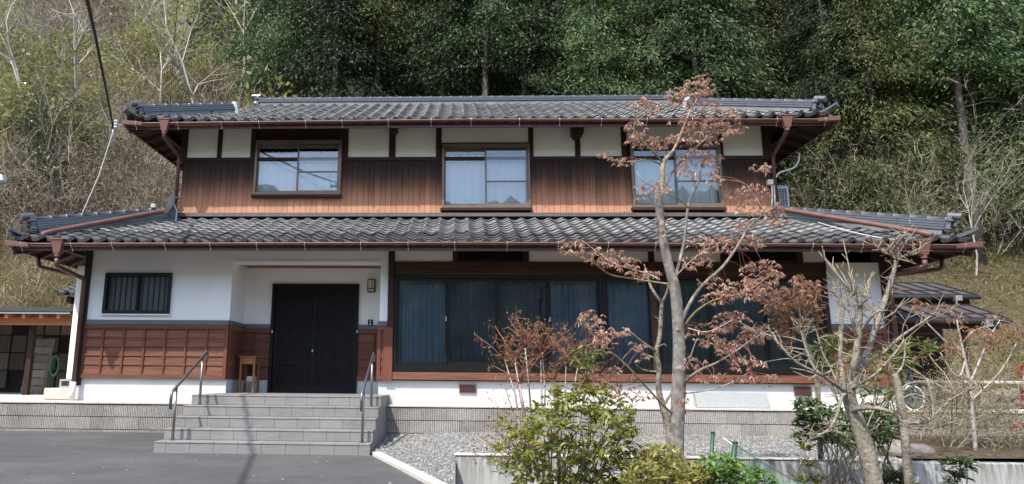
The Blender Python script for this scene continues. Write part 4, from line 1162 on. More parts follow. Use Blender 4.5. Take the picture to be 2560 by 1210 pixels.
B().box(m4.x-.6, m4.x+.4, m4.y-.05, m4.y+.05, m4.z-.06, m4.z+.02).obj('crossarm', M['steel'], pole)
wr = thing('down_wire', (ip.x, 12.5, ip.z), 'thin pale wire running from the insulator down to the lower left ridge', 'wire')
e = P(206,532,12.4)
B().tube([(ip.x-.03,12.5,ip.z-.26), ((ip.x-.03+e.x)/2+.03,12.45,(ip.z+e.z)/2-.18), tuple(e)], .009, 6).obj('strand', M['ceramic'], wr)
wr2 = thing('aerial_wire', tuple(P(424,287,13)), 'thin dark wire rising from the left hip of the upper roof', 'wire')
B().tube([tuple(P(424,288,13.0)), tuple(P(432,150,11)), tuple(P(446,-30,8.5)), tuple(P(460,-250,6.5))], .005, 5).obj('strand', M['cable'], wr2)

# lamp head at the left edge
lp = P(2,446,16.5)
sl = thing('yard_lamp', (lp.x-.6, 16.5, 1.2), 'pale grey lamp head reaching in at the left edge', 'lamp')
B().hexa([(lp.x-.5,16.4,lp.z-.07),(lp.x+.12,16.4,lp.z-.08),(lp.x+.12,16.6,lp.z-.08),(lp.x-.5,16.6,lp.z-.07),(lp.x-.5,16.42,lp.z+.06),(lp.x+.06,16.42,lp.z+.09),(lp.x+.06,16.58,lp.z+.09),(lp.x-.5,16.58,lp.z+.06)]).obj('lamp_head', M['white_metal'], sl, bevel=.02)
B().tube([(lp.x-.45,16.5,lp.z),(lp.x-1.2,16.5,lp.z-.1),(lp.x-1.2,16.5,1.1)], .04, 10).obj('pole', M['steel'], sl)

# ------------------------------------------------------------------ right: annex roofs, air conditioner, conduit
M['seam'] = simple('brown_metal_roof', (.105,.085,.082), (.15,.125,.12), 5, rough=.42, metal=.3)
M['seam_dark'] = simple('dark_roof_seam', (.028,.024,.024), (.04,.035,.034), 5, rough=.5)
def metal_roof(name, label, x0, fr, br, Yf):
    a = P(fr[0], fr[1], Yf); x1 = a.x
    lo, hi = Yf, Yf+4                     # find the depth whose back corner falls on the same side line
    for _ in range(40):
        m_ = (lo+hi)/2
        if X(br[0], br[1], m_) < x1: lo = m_
        else: hi = m_
    Yb = (lo+hi)/2; zf, zb = a.z, Z(br[0], br[1], Yb)
    t = thing(name, ((x0+x1)/2, Yf, zf), label, 'roof')
    B().hexa([(x0,Yf,zf-.03),(x1,Yf,zf-.03),(x1,Yb,zb-.03),(x0,Yb,zb-.03),(x0,Yf,zf),(x1,Yf,zf),(x1,Yb,zb),(x0,Yb,zb)]).obj('sheet', M['seam'], t)
    n_ = int((x1-x0)/.30)
    for k in range(n_+1):
        x = x0+.02+(x1-x0-.04)*k/n_
        B().bar((x,Yf,zf+.012),(x,Yb,zb+.012), .024, .026).obj('seam', M['seam_dark'], t)
    for t2 in (.0, .33, 1.0): B().bar((x0,Yf+(Yb-Yf)*t2-.006,zf+(zb-zf)*t2+.006),(x1,Yf+(Yb-Yf)*t2-.006,zf+(zb-zf)*t2+.006), .03, .03).obj('cross_seam', M['seam_dark'], t)
    B().tube([(x0,Yf-.05,zf-.05),(x1,Yf-.05,zf-.05)], .04, 8).obj('gutter', M['seam_dark'], t, smooth=True)
    B().box(x0, x1-.1, Yf+.1, Yf+.16, zf-.18, zf-.035).obj('beam', M['dark_wood_x'], t)
    return t, x1, Yb, zf, zb
t1, ax1, ayb, azf, azb = metal_roof('annex_roof', 'upper brown metal seam roof at the right side of the house', HX1+.02, (2445,738), (2335,708), 14.2)
t2, bx1, byb, bzf, bzb = metal_roof('canopy_roof', 'lower brown metal seam roof at the right side of the house', HX1+.02, (2522,797), (2425,764), 13.2)
B().tube([(X(2395,760,14.1),14.15,azf-.05),(X(2395,760,14.1),14.15,bzb-.02)], .03, 8).obj('drain_pipe', M['steel'], t1)
B().box(X(2393,740,14.1)-.06, X(2393,740,14.1)+.06, 14.05, 14.17, azf-.12, azf-.02).obj('hopper', M['steel'], t1)
B().box(X(2470,800,13.1)-.06, X(2470,800,13.1)+.06, 13.07, 13.18, bzf-.15, bzf-.02).obj('hopper', M['steel'], t2)
B().box(bx1-.75, bx1-.65, 13.35, 13.45, 1.1, bzf-.03).obj('post', M['dark_wood'], t2)
an = thing('annex', (HX1+1.2, 14.6, 1.2), 'dark timber annex wall under the two metal roofs on the right', 'annex')
B().box(HX1+.03, ax1-.5, 14.6, 18, 1.2, azf-.05).obj('wall', M['dark_wood'], an)
B().box(HX1+.25, HX1+1.15, 14.57, 14.6, 1.3, 2.4).obj('door', M['red_wood_z'], an)
# air conditioner
ap = P(1957,516,14.3); ax0, ax1_ = X(1940,500,14.3), X(1975,500,14.3); az1 = Z(1957,463,14.3)
ac = thing('air_conditioner', (ap.x, 14.3, ap.z), 'white air conditioner outdoor unit on the lower roof by the right upper corner', 'air conditioner')
B().box(ax0, ax1_, 14.32, 15.1, ap.z-.1, az1).obj('casing', M['white_metal'], ac, bevel=.012)
B().box(ax0+.03, ax1_-.05, 14.315, 14.319, ap.z, az1-.06).obj('coil', M['dark_interior'], ac)
for k in range(9):
    z = ap.z+.01+(az1-ap.z-.08)*k/8; B().box(ax0+.025, ax1_-.045, 14.305, 14.314, z-.006, z+.006).obj('grille_bar', M['white_metal'], ac)
for k in range(5):
    x = ax0+.03+(ax1_-ax0-.08)*k/4; B().box(x-.006, x+.006, 14.303, 14.314, ap.z, az1-.06).obj('grille_bar', M['white_metal'], ac)
for yy_ in (14.4, 15.0): B().box(ax0+.02, ax1_-.02, yy_-.03, yy_+.03, ap.z-.3, ap.z-.1).obj('foot', M['steel'], ac)
cd = thing('conduit', (UX1+.05, YU, 5.2), 'white bent conduit pipe reaching out from the right upper wall corner', 'pipe')
pipe('pipe', [P(1938,522,YU-.1), P(1936,450,YU-.1), P(1946,432,YU-.1), P(1985,420,YU-.1), P(1997,404,YU-.1), P(1998,382,YU-.1)], .017, M['white_metal'], cd)
pipe('pipe', [P(1930,520,YU-.06), P(1931,470,YU-.06), P(1928,455,YU-.06)], .02, M['white_metal'], cd)
bp = P(1925,456,YU-.08); B().box(bp.x-.05, bp.x+.05, YU-.12, YU-.03, bp.z-.05, bp.z+.05).obj('junction_box', M['white_metal'], cd, bevel=.006)
rw = thing('right_wire', tuple(P(1998,384,13.4)), 'thin wire stretched from the conduit toward the forest on the right', 'wire')
B().tube([P(1998,385,13.4), P(2120,402,16), P(2240,412,18), P(2420,417,22)], .006, 5).obj('strand', M['cable'], rw)
# thin cable lying over the lower right tiles
rc = thing('roof_cable', tuple(P(2060,560,12)), 'thin white cable lying across the lower right roof tiles', 'cable')
pts = []
for i in range(9):
    t = i/8; px_, py_ = 2045+(2265-2045)*t, 556+(603-556)*t+6*math.sin(t*3.1)
    lo, hi = EY, YU
    for _ in range(30):
        m_ = (lo+hi)/2
        if Z(px_, py_, m_) > EZ+.115+PIT*(m_-EY): lo = m_
        else: hi = m_
    pts.append(P(px_, py_, lo))
B().tube(pts, .007, 5).obj('strand', M['white_metal'], rc)

# stone terrace right of the house
tw = thing('stone_terrace', (10, 13.4, 1.2), 'low dry stone terrace with a pale top slab right of the house', 'wall')
M['rock'] = simple('field_stone', (.14,.115,.10), (.27,.235,.205), 9, rough=.95, bump=.5, bscale=30, vary=.25)
def rock(name, c_, s, parent, seed, mat):
    bm = bmesh.new(); bmesh.ops.create_icosphere(bm, subdivisions=2, radius=1)
    r_ = random.Random(seed)
    o_ = [r_.uniform(0, 9) for _ in range(3)]
    for vv in bm.verts:
        k = .78+.4*vnoise(vv.co.x*1.7+o_[0], vv.co.y*1.7+vv.co.z*1.3+o_[1], seed)
        vv.co = Vector((vv.co.x*s[0]*k, vv.co.y*s[1]*k, vv.co.z*s[2]*k)) + Vector(c_)
    m_ = bpy.data.meshes.new(name); bm.to_mesh(m_); bm.free()
    return put(name, m_, mat, parent)
for r_ in range(2):
    x = 7.9+.12*r_
    while x < 12.6:
        w_ = random.uniform(.14, .26)
        rock('stone', (x+w_/2, 13.25+random.uniform(-.03,.03), 1.31+r_*.19+random.uniform(-.03,.03)), (w_*.62, .16, random.uniform(.09,.14)), tw, int(x*31)+r_, M['rock']); x += w_
B().box(7.7, 12.8, 13.2, 14.0, 1.67, 1.72).obj('top_slab', M['cap'], tw, bevel=.01)
hb = P(2278,985,11.9)
hrl = thing('hose_reel', (hb.x, 11.95, 1.24), 'white and blue hose reel at the right corner of the house behind the trees', 'hose reel')
for yy_ in (11.86, 12.02): B().tube([(hb.x+.17*math.cos(a_), yy_, 1.43+.19*math.sin(a_)) for a_ in [2*math.pi*i/24 for i in range(25)]], .016, 8, False).obj('rim', M['white_metal'], hrl, smooth=True)
B().tube([(hb.x,11.86,1.43),(hb.x,12.02,1.43)], .12, 16).obj('drum', M['blue_plastic'], hrl)
B().box(hb.x-.2, hb.x+.2, 11.9, 11.98, 1.245, 1.28).box(hb.x-.02, hb.x+.02, 11.84, 11.86, 1.28, 1.85).obj('stand', M['blue_plastic'], hrl)
# rocks by the garden wall
for i, (px_, py_, Y_, s, lb) in enumerate(((2235,1128,9.4,(.22,.2,.15),'large pinkish boulder behind the garden wall next to the slim trunk'), (2285,1132,9.5,(.26,.2,.13),'flat pinkish boulder on top of the garden wall bed'), (2208,1115,9.8,(.15,.15,.13),'small grey boulder at the back of the garden bed'))):
    p = P(px_, py_, Y_)
    o_ = rock('boulder', (p.x, Y_, p.z), s, None, 50+i, M['rock']); tag(o_, lb, 'rock', 'boulders by the garden wall')

# planting bed right of the gravel
v = []; f = []
bxs = [5.4+.35*i for i in range(22)]; bys = [8.96+.3*i for i in range(10)]
for y in bys:
    for x in bxs: v.append((x, min(y,11.61), .76+.03*(y-8.8)+.06*vnoise(x*1.5, y*1.5, 4)))
n = len(bxs)
for j in range(len(bys)-1):
    for i in range(n-1): f.append((j*n+i, j*n+i+1, (j+1)*n+i+1, (j+1)*n+i))
b = B(); b.v = v; b.f = f
tag(b.obj('planting_bed', M['bed'], smooth=True), kind='structure')
# ------------------------------------------------------------------ vegetation
def leaf_mat(name, stops, trans=.3, rough=.55, pos_scale=0, obj_var=.25, spec=.35):
    """leaf colour varies leaf by leaf, and from tree to tree"""
    q = N(name)
    r = q.island()
    if pos_scale: r = q.math('ADD', q.math('MULTIPLY', r, .45), q.rng(q.noise(pos_scale, (1,1,1), 2), .33, .67, 0, .55))
    c = q.ramp(r, stops)
    c = q.vary(c, q.rand(), obj_var)
    q.fin(c, rough, 0, spec)
    tl = q.n('ShaderNodeBsdfTranslucent'); q.l(c, tl.inputs[0])
    mx = q.n('ShaderNodeMixShader'); mx.inputs[0].default_value = trans
    q.l(q.p.outputs[0], mx.inputs[1]); q.l(tl.outputs[0], mx.inputs[2]); q.l(mx.outputs[0], q.out.inputs[0])
    return q.m
M['conifer'] = leaf_mat('conifer_needles', [(0,(.022,.048,.022)),(.5,(.056,.096,.036)),(.85,(.098,.14,.046)),(1,(.15,.175,.058))], .28, obj_var=.6)
M['conifer_olive'] = leaf_mat('olive_conifer_needles', [(0,(.036,.050,.015)),(.5,(.074,.090,.026)),(.85,(.112,.125,.036)),(1,(.155,.155,.048))], .28, obj_var=.35)
M['forest'] = leaf_mat('forest_needles', [(0,(.020,.042,.020)),(.5,(.046,.078,.030)),(.85,(.078,.112,.036)),(1,(.115,.135,.044))], .28, pos_scale=.22, obj_var=0)
M['trunk'] = simple('conifer_bark', (.09,.075,.062), (.21,.185,.16), 5, (1,1,.15), rough=.95, bump=.5, vary=.3)
M['brush_twig'] = leaf_mat('brush_twigs', [(0,(.14,.105,.08)),(.4,(.28,.225,.17)),(.75,(.40,.34,.265)),(1,(.55,.50,.42))], 0, pos_scale=.15, obj_var=0)
M['brush_leaf'] = leaf_mat('budding_leaves', [(0,(.14,.135,.055)),(.3,(.215,.205,.075)),(.6,(.28,.275,.09)),(.8,(.34,.34,.105)),(1,(.44,.45,.15))], .45, pos_scale=.13, obj_var=0)
M['brush_brown'] = leaf_mat('dead_brown_leaves', [(0,(.17,.125,.082)),(.4,(.29,.225,.15)),(.75,(.40,.33,.22)),(1,(.54,.47,.35))], .4, pos_scale=.13, obj_var=0)
M['pale_twig'] = leaf_mat('pale_fine_twigs', [(0,(.20,.165,.115)),(.5,(.34,.295,.21)),(1,(.50,.45,.34))], 0, obj_var=0)
M['pale_bark'] = simple('pale_bare_bark', (.36,.335,.29), (.54,.51,.45), 6, (1,1,.3), rough=.9, vary=.15)
M['dry_grass'] = leaf_mat('dry_grass', [(0,(.13,.12,.045)),(.35,(.24,.20,.10)),(.7,(.40,.33,.19)),(1,(.55,.48,.32))], .3, pos_scale=.35, obj_var=0)
M['bank_grass'] = leaf_mat('bank_grass', [(0,(.11,.13,.038)),(.4,(.18,.19,.06)),(.75,(.26,.235,.09)),(1,(.36,.28,.15))], .35, pos_scale=.4, obj_var=0)
M['maple_leaf'] = leaf_mat('red_brown_young_leaves', [(0,(.26,.125,.085)),(.4,(.42,.23,.155)),(.75,(.56,.36,.255)),(1,(.72,.55,.42))], .48, obj_var=0, rough=.45)
M['orange_leaf'] = leaf_mat('orange_brown_leaves', [(0,(.17,.08,.045)),(.5,(.28,.14,.08)),(1,(.40,.23,.13))], .42, obj_var=0)
M['red_leaf'] = leaf_mat('bright_red_leaves', [(0,(.26,.03,.025)),(1,(.44,.085,.065))], .4, obj_var=0)
M['shrub_leaf'] = leaf_mat('glossy_evergreen_leaves', [(0,(.10,.115,.022)),(.45,(.20,.22,.042)),(.8,(.32,.325,.07)),(1,(.45,.43,.13))], .45, rough=.36, obj_var=0, spec=.45)
M['shrub_tip'] = leaf_mat('red_new_shoots', [(0,(.20,.10,.04)),(.6,(.30,.17,.065)),(1,(.40,.28,.10))], .42, rough=.4, obj_var=0)
M['yellow_leaf'] = leaf_mat('yellow_green_leaves', [(0,(.16,.15,.035)),(.5,(.29,.285,.07)),(.85,(.38,.36,.11)),(1,(.32,.19,.08))], .4, rough=.4, obj_var=0, spec=.4)
M['bright_leaf'] = leaf_mat('bright_green_leaves', [(0,(.07,.15,.03)),(.6,(.14,.25,.055)),(1,(.25,.35,.095))], .4, obj_var=0)
M['dark_leaf'] = leaf_mat('dark_camellia_leaves', [(0,(.022,.044,.015)),(.6,(.052,.086,.024)),(1,(.12,.15,.05))], .18, rough=.3, obj_var=0, spec=.6)
M['long_leaf'] = leaf_mat('light_green_long_leaves', [(0,(.08,.10,.028)),(.6,(.16,.18,.05)),(1,(.27,.28,.09))], .35, obj_var=0)
M['nandina_leaf'] = leaf_mat('nandina_leaves', [(0,(.20,.05,.03)),(.45,(.24,.12,.045)),(.8,(.28,.20,.05)),(1,(.17,.20,.05))], .35, obj_var=0)
q = N('maple_bark')
f = q.noise(16, (1,1,.8), 6); f2 = q.noise(9, (1,1,1.1), 4)
c = q.mix(q.rng(f, .35, .7), (.115,.10,.085), (.25,.23,.20)); c = q.mix(q.rng(f2, .55, .68, 0, .8), c, (.42,.40,.36))
M['maple_bark'] = q.bump(f, .5, .01).fin(c, .85)
M['twig_green'] = simple('green_brown_twig', (.13,.11,.05), (.22,.19,.09), 12, rough=.7)
M['twig_brown'] = simple('brown_fine_twig', (.16,.12,.085), (.27,.215,.15), 12, rough=.8)
M['young_wood'] = simple('yellowish_young_wood', (.25,.20,.125), (.37,.31,.20), 12, rough=.7)
q = N('pruned_bark')
f = q.noise(9, (1,1,.6), 5); f2 = q.noise(38, (1,1,1), 4)
c = q.mix(q.rng(f, .35, .68), (.15,.125,.092), (.31,.275,.215)); c = q.mix(q.rng(f2, .52, .70, 0, .75), c, (.075,.06,.045)); c = q.mix(q.rng(q.noise(22, (1,1,1), 3), .62, .70, 0, .6), c, (.42,.41,.36))
M['pruned_bark'] = q.bump(f2, .9, .014).fin(c, .88)
M['red_stem'] = simple('red_stem', (.20,.07,.05), (.30,.13,.09), 12, rough=.7)
M['grey_stem'] = simple('grey_stem', (.30,.26,.22), (.42,.38,.33), 12, rough=.8)

def unit(a): return a/np.maximum(np.linalg.norm(a, axis=-1, keepdims=True), 1e-9)
def leaf_geo(pos, dirs, L, W, g=None, fold=.0):
    """one rhombic leaf blade per row: base, left, tip, right"""
    g = g or rng
    n = len(pos); d = unit(dirs); r_ = unit(np.cross(d, unit(g.normal(size=(n,3)))))
    L = np.broadcast_to(np.asarray(L, float).reshape(-1,1), (n,1)); W = np.broadcast_to(np.asarray(W, float).reshape(-1,1), (n,1))
    up = np.cross(r_, d)
    m_ = pos + d*L*.45
    V = np.stack([pos, m_+r_*W*.5+up*W*fold, pos+d*L, m_-r_*W*.5+up*W*fold], 1)
    Fq = np.arange(n*4).reshape(n,4)
    return V.reshape(-1,3), Fq
def long_leaf_geo(pos, dirs, L, W, g=None):
    """a longer blade, bent over, of two quads"""
    g = g or rng
    n = len(pos); d = unit(dirs); r_ = unit(np.cross(d, np.array([0,0,1.])+.35*g.normal(size=(n,3)))); up = np.cross(r_, d)
    L = np.broadcast_to(np.asarray(L, float).reshape(-1,1), (n,1)); W = np.broadcast_to(np.asarray(W, float).reshape(-1,1), (n,1))
    dn = np.array([0,0,-1.])
    p1 = pos+d*L*.30+up*L*.02; p2 = pos+d*L*.68+dn*L*.07; p3 = pos+d*L*.97+dn*L*.22
    V = np.stack([pos, p1+r_*W*.46+up*W*.16, p2+r_*W*.42+up*W*.16, p3, p2-r_*W*.42+up*W*.16, p1-r_*W*.46+up*W*.16, p1, p2], 1)
    base = np.array([(0,1,6,6),(0,6,5,5),(1,2,7,6),(6,7,4,5),(2,3,7,7),(7,3,4,4)])
    tri = np.array([(0,1,6),(0,6,5),(1,2,7),(1,7,6),(6,7,4),(6,4,5),(2,3,7),(7,3,4)])
    Fq = (tri[None]+(np.arange(n)*8)[:,None,None]).reshape(-1,3)
    return V.reshape(-1,3), Fq
def cat(parts):
    Vs, Fs, n = [], [], 0
    for v, f in parts: Vs.append(v); Fs.append(f+n); n += len(v)
    return np.concatenate(Vs), np.concatenate(Fs)
def ribbon_geo(p0, p1, w0, w1, g=None):
    g = g or rng
    d = unit(p1-p0); r_ = unit(np.cross(d, unit(g.normal(size=d.shape))))
    w0 = np.asarray(w0).reshape(-1,1)*np.ones((len(p0),1)); w1 = np.asarray(w1).reshape(-1,1)*np.ones((len(p0),1))
    V = np.stack([p0-r_*w0/2, p0+r_*w0/2, p1+r_*w1/2, p1-r_*w1/2], 1)
    return V.reshape(-1,3), np.arange(len(p0)*4).reshape(-1,4)

# ---- conifers
def conifer_crown(seed, H, hb, Rm, nb, leafL=.20, dens=1.3):
    g = np.random.default_rng(seed); P_, D_ = [], []
    for i in range(nb):
        t = g.uniform(0, 1)**.9
        z = hb+(H-hb)*t
        Rb = (Rm*(1-t)**.7*min(1, .45+2.2*t)+.3)*g.uniform(.6, 1.2)
        a = g.uniform(0, 2*math.pi); o = np.array([math.cos(a), math.sin(a), 0]); side = np.array([-o[1], o[0], 0])
        m = max(2, int(Rb*2.6*dens))
        for s in np.linspace(.35, 1.0, m):           # feathery sprays hanging off the bough
            c = o*Rb*s + np.array([0,0,z+.20*Rb*s-.62*Rb*s*s]) + side*g.normal()*.16*Rb
            k = int(26*dens*(.7+.5*s)); tw = g.uniform(.16,.30)
            ax = unit(o*.7+side*g.normal()*.6+np.array([0,0,-.55]))
            P_.append(c+ax*g.uniform(-.25,.45,(k,1))+g.normal(size=(k,3))*np.array([tw,tw,tw*.6]))
            D_.append(ax*.9+side*g.normal(size=(k,1))*.5+np.array([0,0,-.35])+g.normal(size=(k,3))*.28)
    p, d = np.concatenate(P_), np.concatenate(D_)
    n = len(p)
    return leaf_geo(p, d, g.uniform(.6,1.25,n)*leafL, g.uniform(.2,.32,n)*leafL, g)
def trunk_tube(b, H, r0, lean=0.):
    b.tube([(lean*t*t+.05*math.sin(t*5), .04*math.cos(t*4), H*t) for t in [i/6 for i in range(7)]], [r0*(1-.82*i/6) for i in range(7)], 9)
con_variants = []
for i, (H, hb, Rm, nb) in enumerate(((16,1.6,2.1,230),(18,3.0,2.0,235),(14.5,1.0,2.3,230),(17,6.5,2.1,190),(15,2.2,2.4,235))):
    v, f = conifer_crown(100+i, H, hb, Rm, nb)
    tb = B(); trunk_tube(tb, H*.97, .15, .3*(i % 3-1)); g = random.Random(i)
    for k in range(14):
        z = g.uniform(.2, 1.1)*(hb+2); a = g.uniform(0, 6.28); L_ = g.uniform(.4, 1.3)
        tb.tube([(0,0,z),(L_*.6*math.cos(a),L_*.6*math.sin(a),z+.1),(L_*math.cos(a),L_*math.sin(a),z-.05)], [.025,.015,.005], 4, False)
    tm = tb.mesh('trunk', True); tm.materials.append(M['trunk'])
    o = np_obj('crown', v, f, M['conifer']); cm = o.data; bpy.data.objects.remove(o)
    cm2 = cm.copy(); cm2.materials.clear(); cm2.materials.append(M['conifer_olive'])
    con_variants.append((tm, cm, cm2, v, f))
ZONES = [(-999,640,'left of the roof ridge'),(640,760,'at the left ridge end'),(760,900,'over the left window'),(900,1020,'left of the middle window'),(1020,1140,'over the middle window'),(1140,1280,'right of the middle window'),(1280,1420,'over the right wall panels'),(1420,1560,'left of the maple tip'),(1560,1700,'behind the maple tip'),(1700,1840,'right of the maple tip'),(1840,1960,'over the right hip'),(1960,2080,'over the right roof corner'),(2080,2220,'beside the right roof corner'),(2220,2360,'over the lower right hip'),(2360,2480,'near the right edge'),(2480,9999,'at the right edge')]
def zone(p):
    c_ = CROT.transposed() @ (Vector(p)-EYE); px_ = PPX+F*c_.x/-c_.z
    for a, b_, n_ in ZONES:
        if a <= px_ < b_: return n_
    return 'beyond the frame'
def screen_x(p):
    c_ = CROT.transposed() @ (Vector(p)-EYE); return PPX+F*c_.x/-c_.z
used_labels = {}
def tree_label(kind, row, p):
    s = '%s, %s row of the forest, %s' % (kind, row, zone(p))
    if s in used_labels:
        for extra in ('further right', 'furthest right', 'set back', 'hidden partly', 'rearmost'):
            if s+', '+extra not in used_labels: s = s+', '+extra; break
    used_labels[s] = 1
    return s
gt = random.Random(21)
tree_spots = []
for row, (Y0, step, x0) in enumerate(((28.5, 2.2, -7.6), (32.5, 2.5, -11), (37, 2.9, -14))):
    x = x0
    while True:
        xx, yy_ = x+gt.uniform(-.6,.6), Y0+gt.uniform(-1.4,1.4)
        sx = screen_x((xx, yy_, hill_z(xx, yy_)+10))
        if sx > 2700: break
        if sx > 1900: yy_ -= (1.8, 1.2, .8)[row]
        if sx > 690: tree_spots.append((row, xx, yy_))
        x += step
for row, x, y in tree_spots:
    vi = gt.randrange(len(con_variants)); tm, cm, cm2, _, _ = con_variants[vi]
    sx = screen_x((x, y, hill_z(x, y)+10))
    olive = gt.random() < (.4 if sx > 2250 and row == 0 else .22)
    if (row < 2 and 900 < sx < 1150 and gt.random() < .7) or (row == 0 and sx > 1900 and gt.random() < .45): vi = 3; tm, cm, cm2, _, _ = con_variants[vi]
    s = gt.uniform(.88, 1.18); base = (x, y, hill_z(x, y)-.2)
    t = thing('conifer_tree', base, tree_label('olive green conifer' if olive else 'dark green conifer', ('front','second','third')[row], (x, y, base[2]+10)), 'tree', 'conifers of the forest behind the house')
    mm = Matrix.Translation(base) @ Matrix.Rotation(gt.uniform(0,6.28), 4, 'Z') @ Matrix.Scale(s, 4)
    put('trunk', tm, None, t, mm); put('crown', cm2 if olive else cm, None, t, mm)
# rear of the forest: one mass
parts = []; tparts = B()
lo = [conifer_crown(200+i, 15+i, 3, 2.9, 90, .36, .8) for i in range(3)]
for r_ in range(9):
    Y = 42+r_*4.5; x = -.36*Y
    while x < .86*Y:
        xx, yy_ = x+gt.uniform(-1,1), Y+gt.uniform(-1.5,1.5)
        v, f = lo[gt.randrange(3)]; a = gt.uniform(0, 6.28); s = gt.uniform(.85,1.2)
        ca, sa = math.cos(a)*s, math.sin(a)*s
        Rz = np.array([[ca,-sa,0],[sa,ca,0],[0,0,s]])
        parts.append((v@Rz.T+np.array([xx,yy_,hill_z(xx,yy_)-.2]), f))
        tparts.tube([(xx,yy_,hill_z(xx,yy_)-.3),(xx,yy_,hill_z(xx,yy_)+11)], [.18,.07], 6)
        x += gt.uniform(3.1, 4.4)
v, f = cat(parts)
fo = tag(np_obj('forest_behind', v, f, M['forest']), 'dense dark conifer forest filling the hillside behind', 'forest', kind='stuff')
tag(tparts.obj('trunks', M['trunk'], fo, smooth=True), kind='stuff')

# ---- twiggy shrubs
def twig_shrub(seed, H, spread, ns, nt, nleaf, leafL, tw=.035, fine=True):
    g = np.random.default_rng(seed); A, Bq, W0, W1, tips = [], [], [], [], []
    def grow(p, d, L, w, depth):
        n = 3 if depth < 2 else 2
        for i in range(n):
            d2 = unit(d+g.normal(size=3)*(.22 if depth < 2 else .35)+np.array([0,0,.08]))
            q_ = p+d2*L/n
            A.append(p); Bq.append(q_); W0.append(w*(1-i/n*.55)); W1.append(w*(1-(i+1)/n*.55))
            if depth < 2+fine:
                for _ in range(nt if depth == 0 else 2):
                    if g.random() < .75: grow(q_, unit(d2+g.normal(size=3)*.62), L*g.uniform(.32,.58), w*.55, depth+1)
            else: tips.append(q_)
            p, d = q_, d2
        tips.append(p)
    for _ in range(ns):
        a = g.uniform(0, 6.28); sp = spread*g.uniform(.1, 1)
        grow(np.array([.15*math.cos(a), .15*math.sin(a), 0]), unit(np.array([sp*math.cos(a), sp*math.sin(a), 1])), H*g.uniform(.6,1.1), tw, 0)
    v, f = ribbon_geo(np.array(A), np.array(Bq), W0, W1, g)
    lv = None
    if nleaf:
        tp = np.array(tips); idx = g.integers(0, len(tp), nleaf)
        pos = tp[idx]+g.normal(size=(nleaf,3))*.12*H*.5
        lv = leaf_geo(pos, g.normal(size=(nleaf,3))+np.array([0,0,-.2]), g.uniform(.6,1.3,nleaf)*leafL, g.uniform(.35,.6,nleaf)*leafL, g)
    return (v, f), lv
def place(geo, x, y, z, s, a):
    v, f = geo; ca, sa = math.cos(a)*s, math.sin(a)*s
    return v@np.array([[ca,-sa,0],[sa,ca,0],[0,0,s]]).T+np.array([x,y,z]), f
def clump(seed, n, L):
    """rounded, uneven crown of small leaves on a twiggy frame"""
    g = np.random.default_rng(seed); P_, D_ = [], []
    for _ in range(9):
        a = g.uniform(0, 6.28); r_ = g.uniform(0, 1.25); c_ = np.array([r_*math.cos(a), r_*math.sin(a), g.uniform(.7, 2.5)]); k = n//9; s = g.uniform(.3, .62)
        dd = unit(g.normal(size=(k,3))); P_.append(c_+dd*g.uniform(.4,1,(k,1))*s*np.array([1.25,1.25,.8])); D_.append(dd*.5+g.normal(size=(k,3))*.6)
    p = np.concatenate(P_); m = len(p)
    return leaf_geo(p, np.concatenate(D_), g.uniform(.6,1.3,m)*L, g.uniform(.4,.65,m)*L, g)
shr = [twig_shrub(300+i, 2.5, 1.0, 10, 2, 260, .11, .03) for i in range(6)]
clp = [clump(340+i, 760, .125) for i in range(5)]
gl = random.Random(5)
tw_parts, lf_parts, bl_parts = [], [], []
n_put = 0
while n_put < 800:
    Y = gl.uniform(26.5, 80)**1; x = gl.uniform(-.92, -.18)*Y
    sx = screen_x((x, Y, hill_z(x, Y)+1))
    if sx < -120 or sx > 740+gl.uniform(-60, 60): continue
    if gl.random() > (34/Y)**.35: continue
    s = gl.uniform(.65, 1.35)*(1 if Y < 40 else 1.25); a = gl.uniform(0, 6.28); gtw, glf = shr[gl.randrange(6)]
    z = hill_z(x, Y)-.15; n_put += 1
    green = vnoise(x*.10, Y*.10, 17)*.75+vnoise(x*.3, Y*.3, 19)*.35+(Y-30)*.003
    tw_parts.append(place(gtw, x, Y, z, s*gl.uniform(.9,1.3), a))
    if gl.random() < .07: (lf_parts if gl.random() < .6 else bl_parts).append(place(clp[gl.randrange(5)], x, Y, z, s*2.1, a))
    if green > .57: lf_parts.append(place(clp[gl.randrange(5)], x, Y, z, s*1.25, a))
    elif green > .46: lf_parts.append(place(glf, x, Y, z, s, a))
    else: bl_parts.append(place(glf, x, Y, z, s, a))
v, f = cat(tw_parts)
br = tag(np_obj('hillside_brush', v, f, M['brush_twig']), 'tangled brown brush covering the hillside on the left', 'brush', kind='stuff')
v, f = cat(lf_parts); tag(np_obj('budding_leaves', v, f, M['brush_leaf'], br), kind='stuff')
v, f = cat(bl_parts); tag(np_obj('dead_leaves', v, f, M['brush_brown'], br), kind='stuff')
# leaf litter and undergrowth on the slope
n = 26000
yy_ = rng.uniform(19, 75, n); xx_ = rng.uniform(-.9, .95, n)*yy_
kp = (xx_/yy_ < -.3) | (yy_ < 27); xx_, yy_ = xx_[kp], yy_[kp]; n = len(xx_)
zz_ = np.array([hill_z(a, c_) for a, c_ in zip(xx_, yy_)])
v, f = leaf_geo(np.stack([xx_, yy_, zz_], 1), rng.normal(size=(n,3))+np.array([0,-.5,.7]), rng.uniform(.1,.28,n)*(yy_/30), rng.uniform(.03,.08,n)*(yy_/30))
tag(np_obj('undergrowth', v, f, M['bank_grass']), 'low undergrowth and leaf litter on the slope', 'undergrowth', kind='stuff')

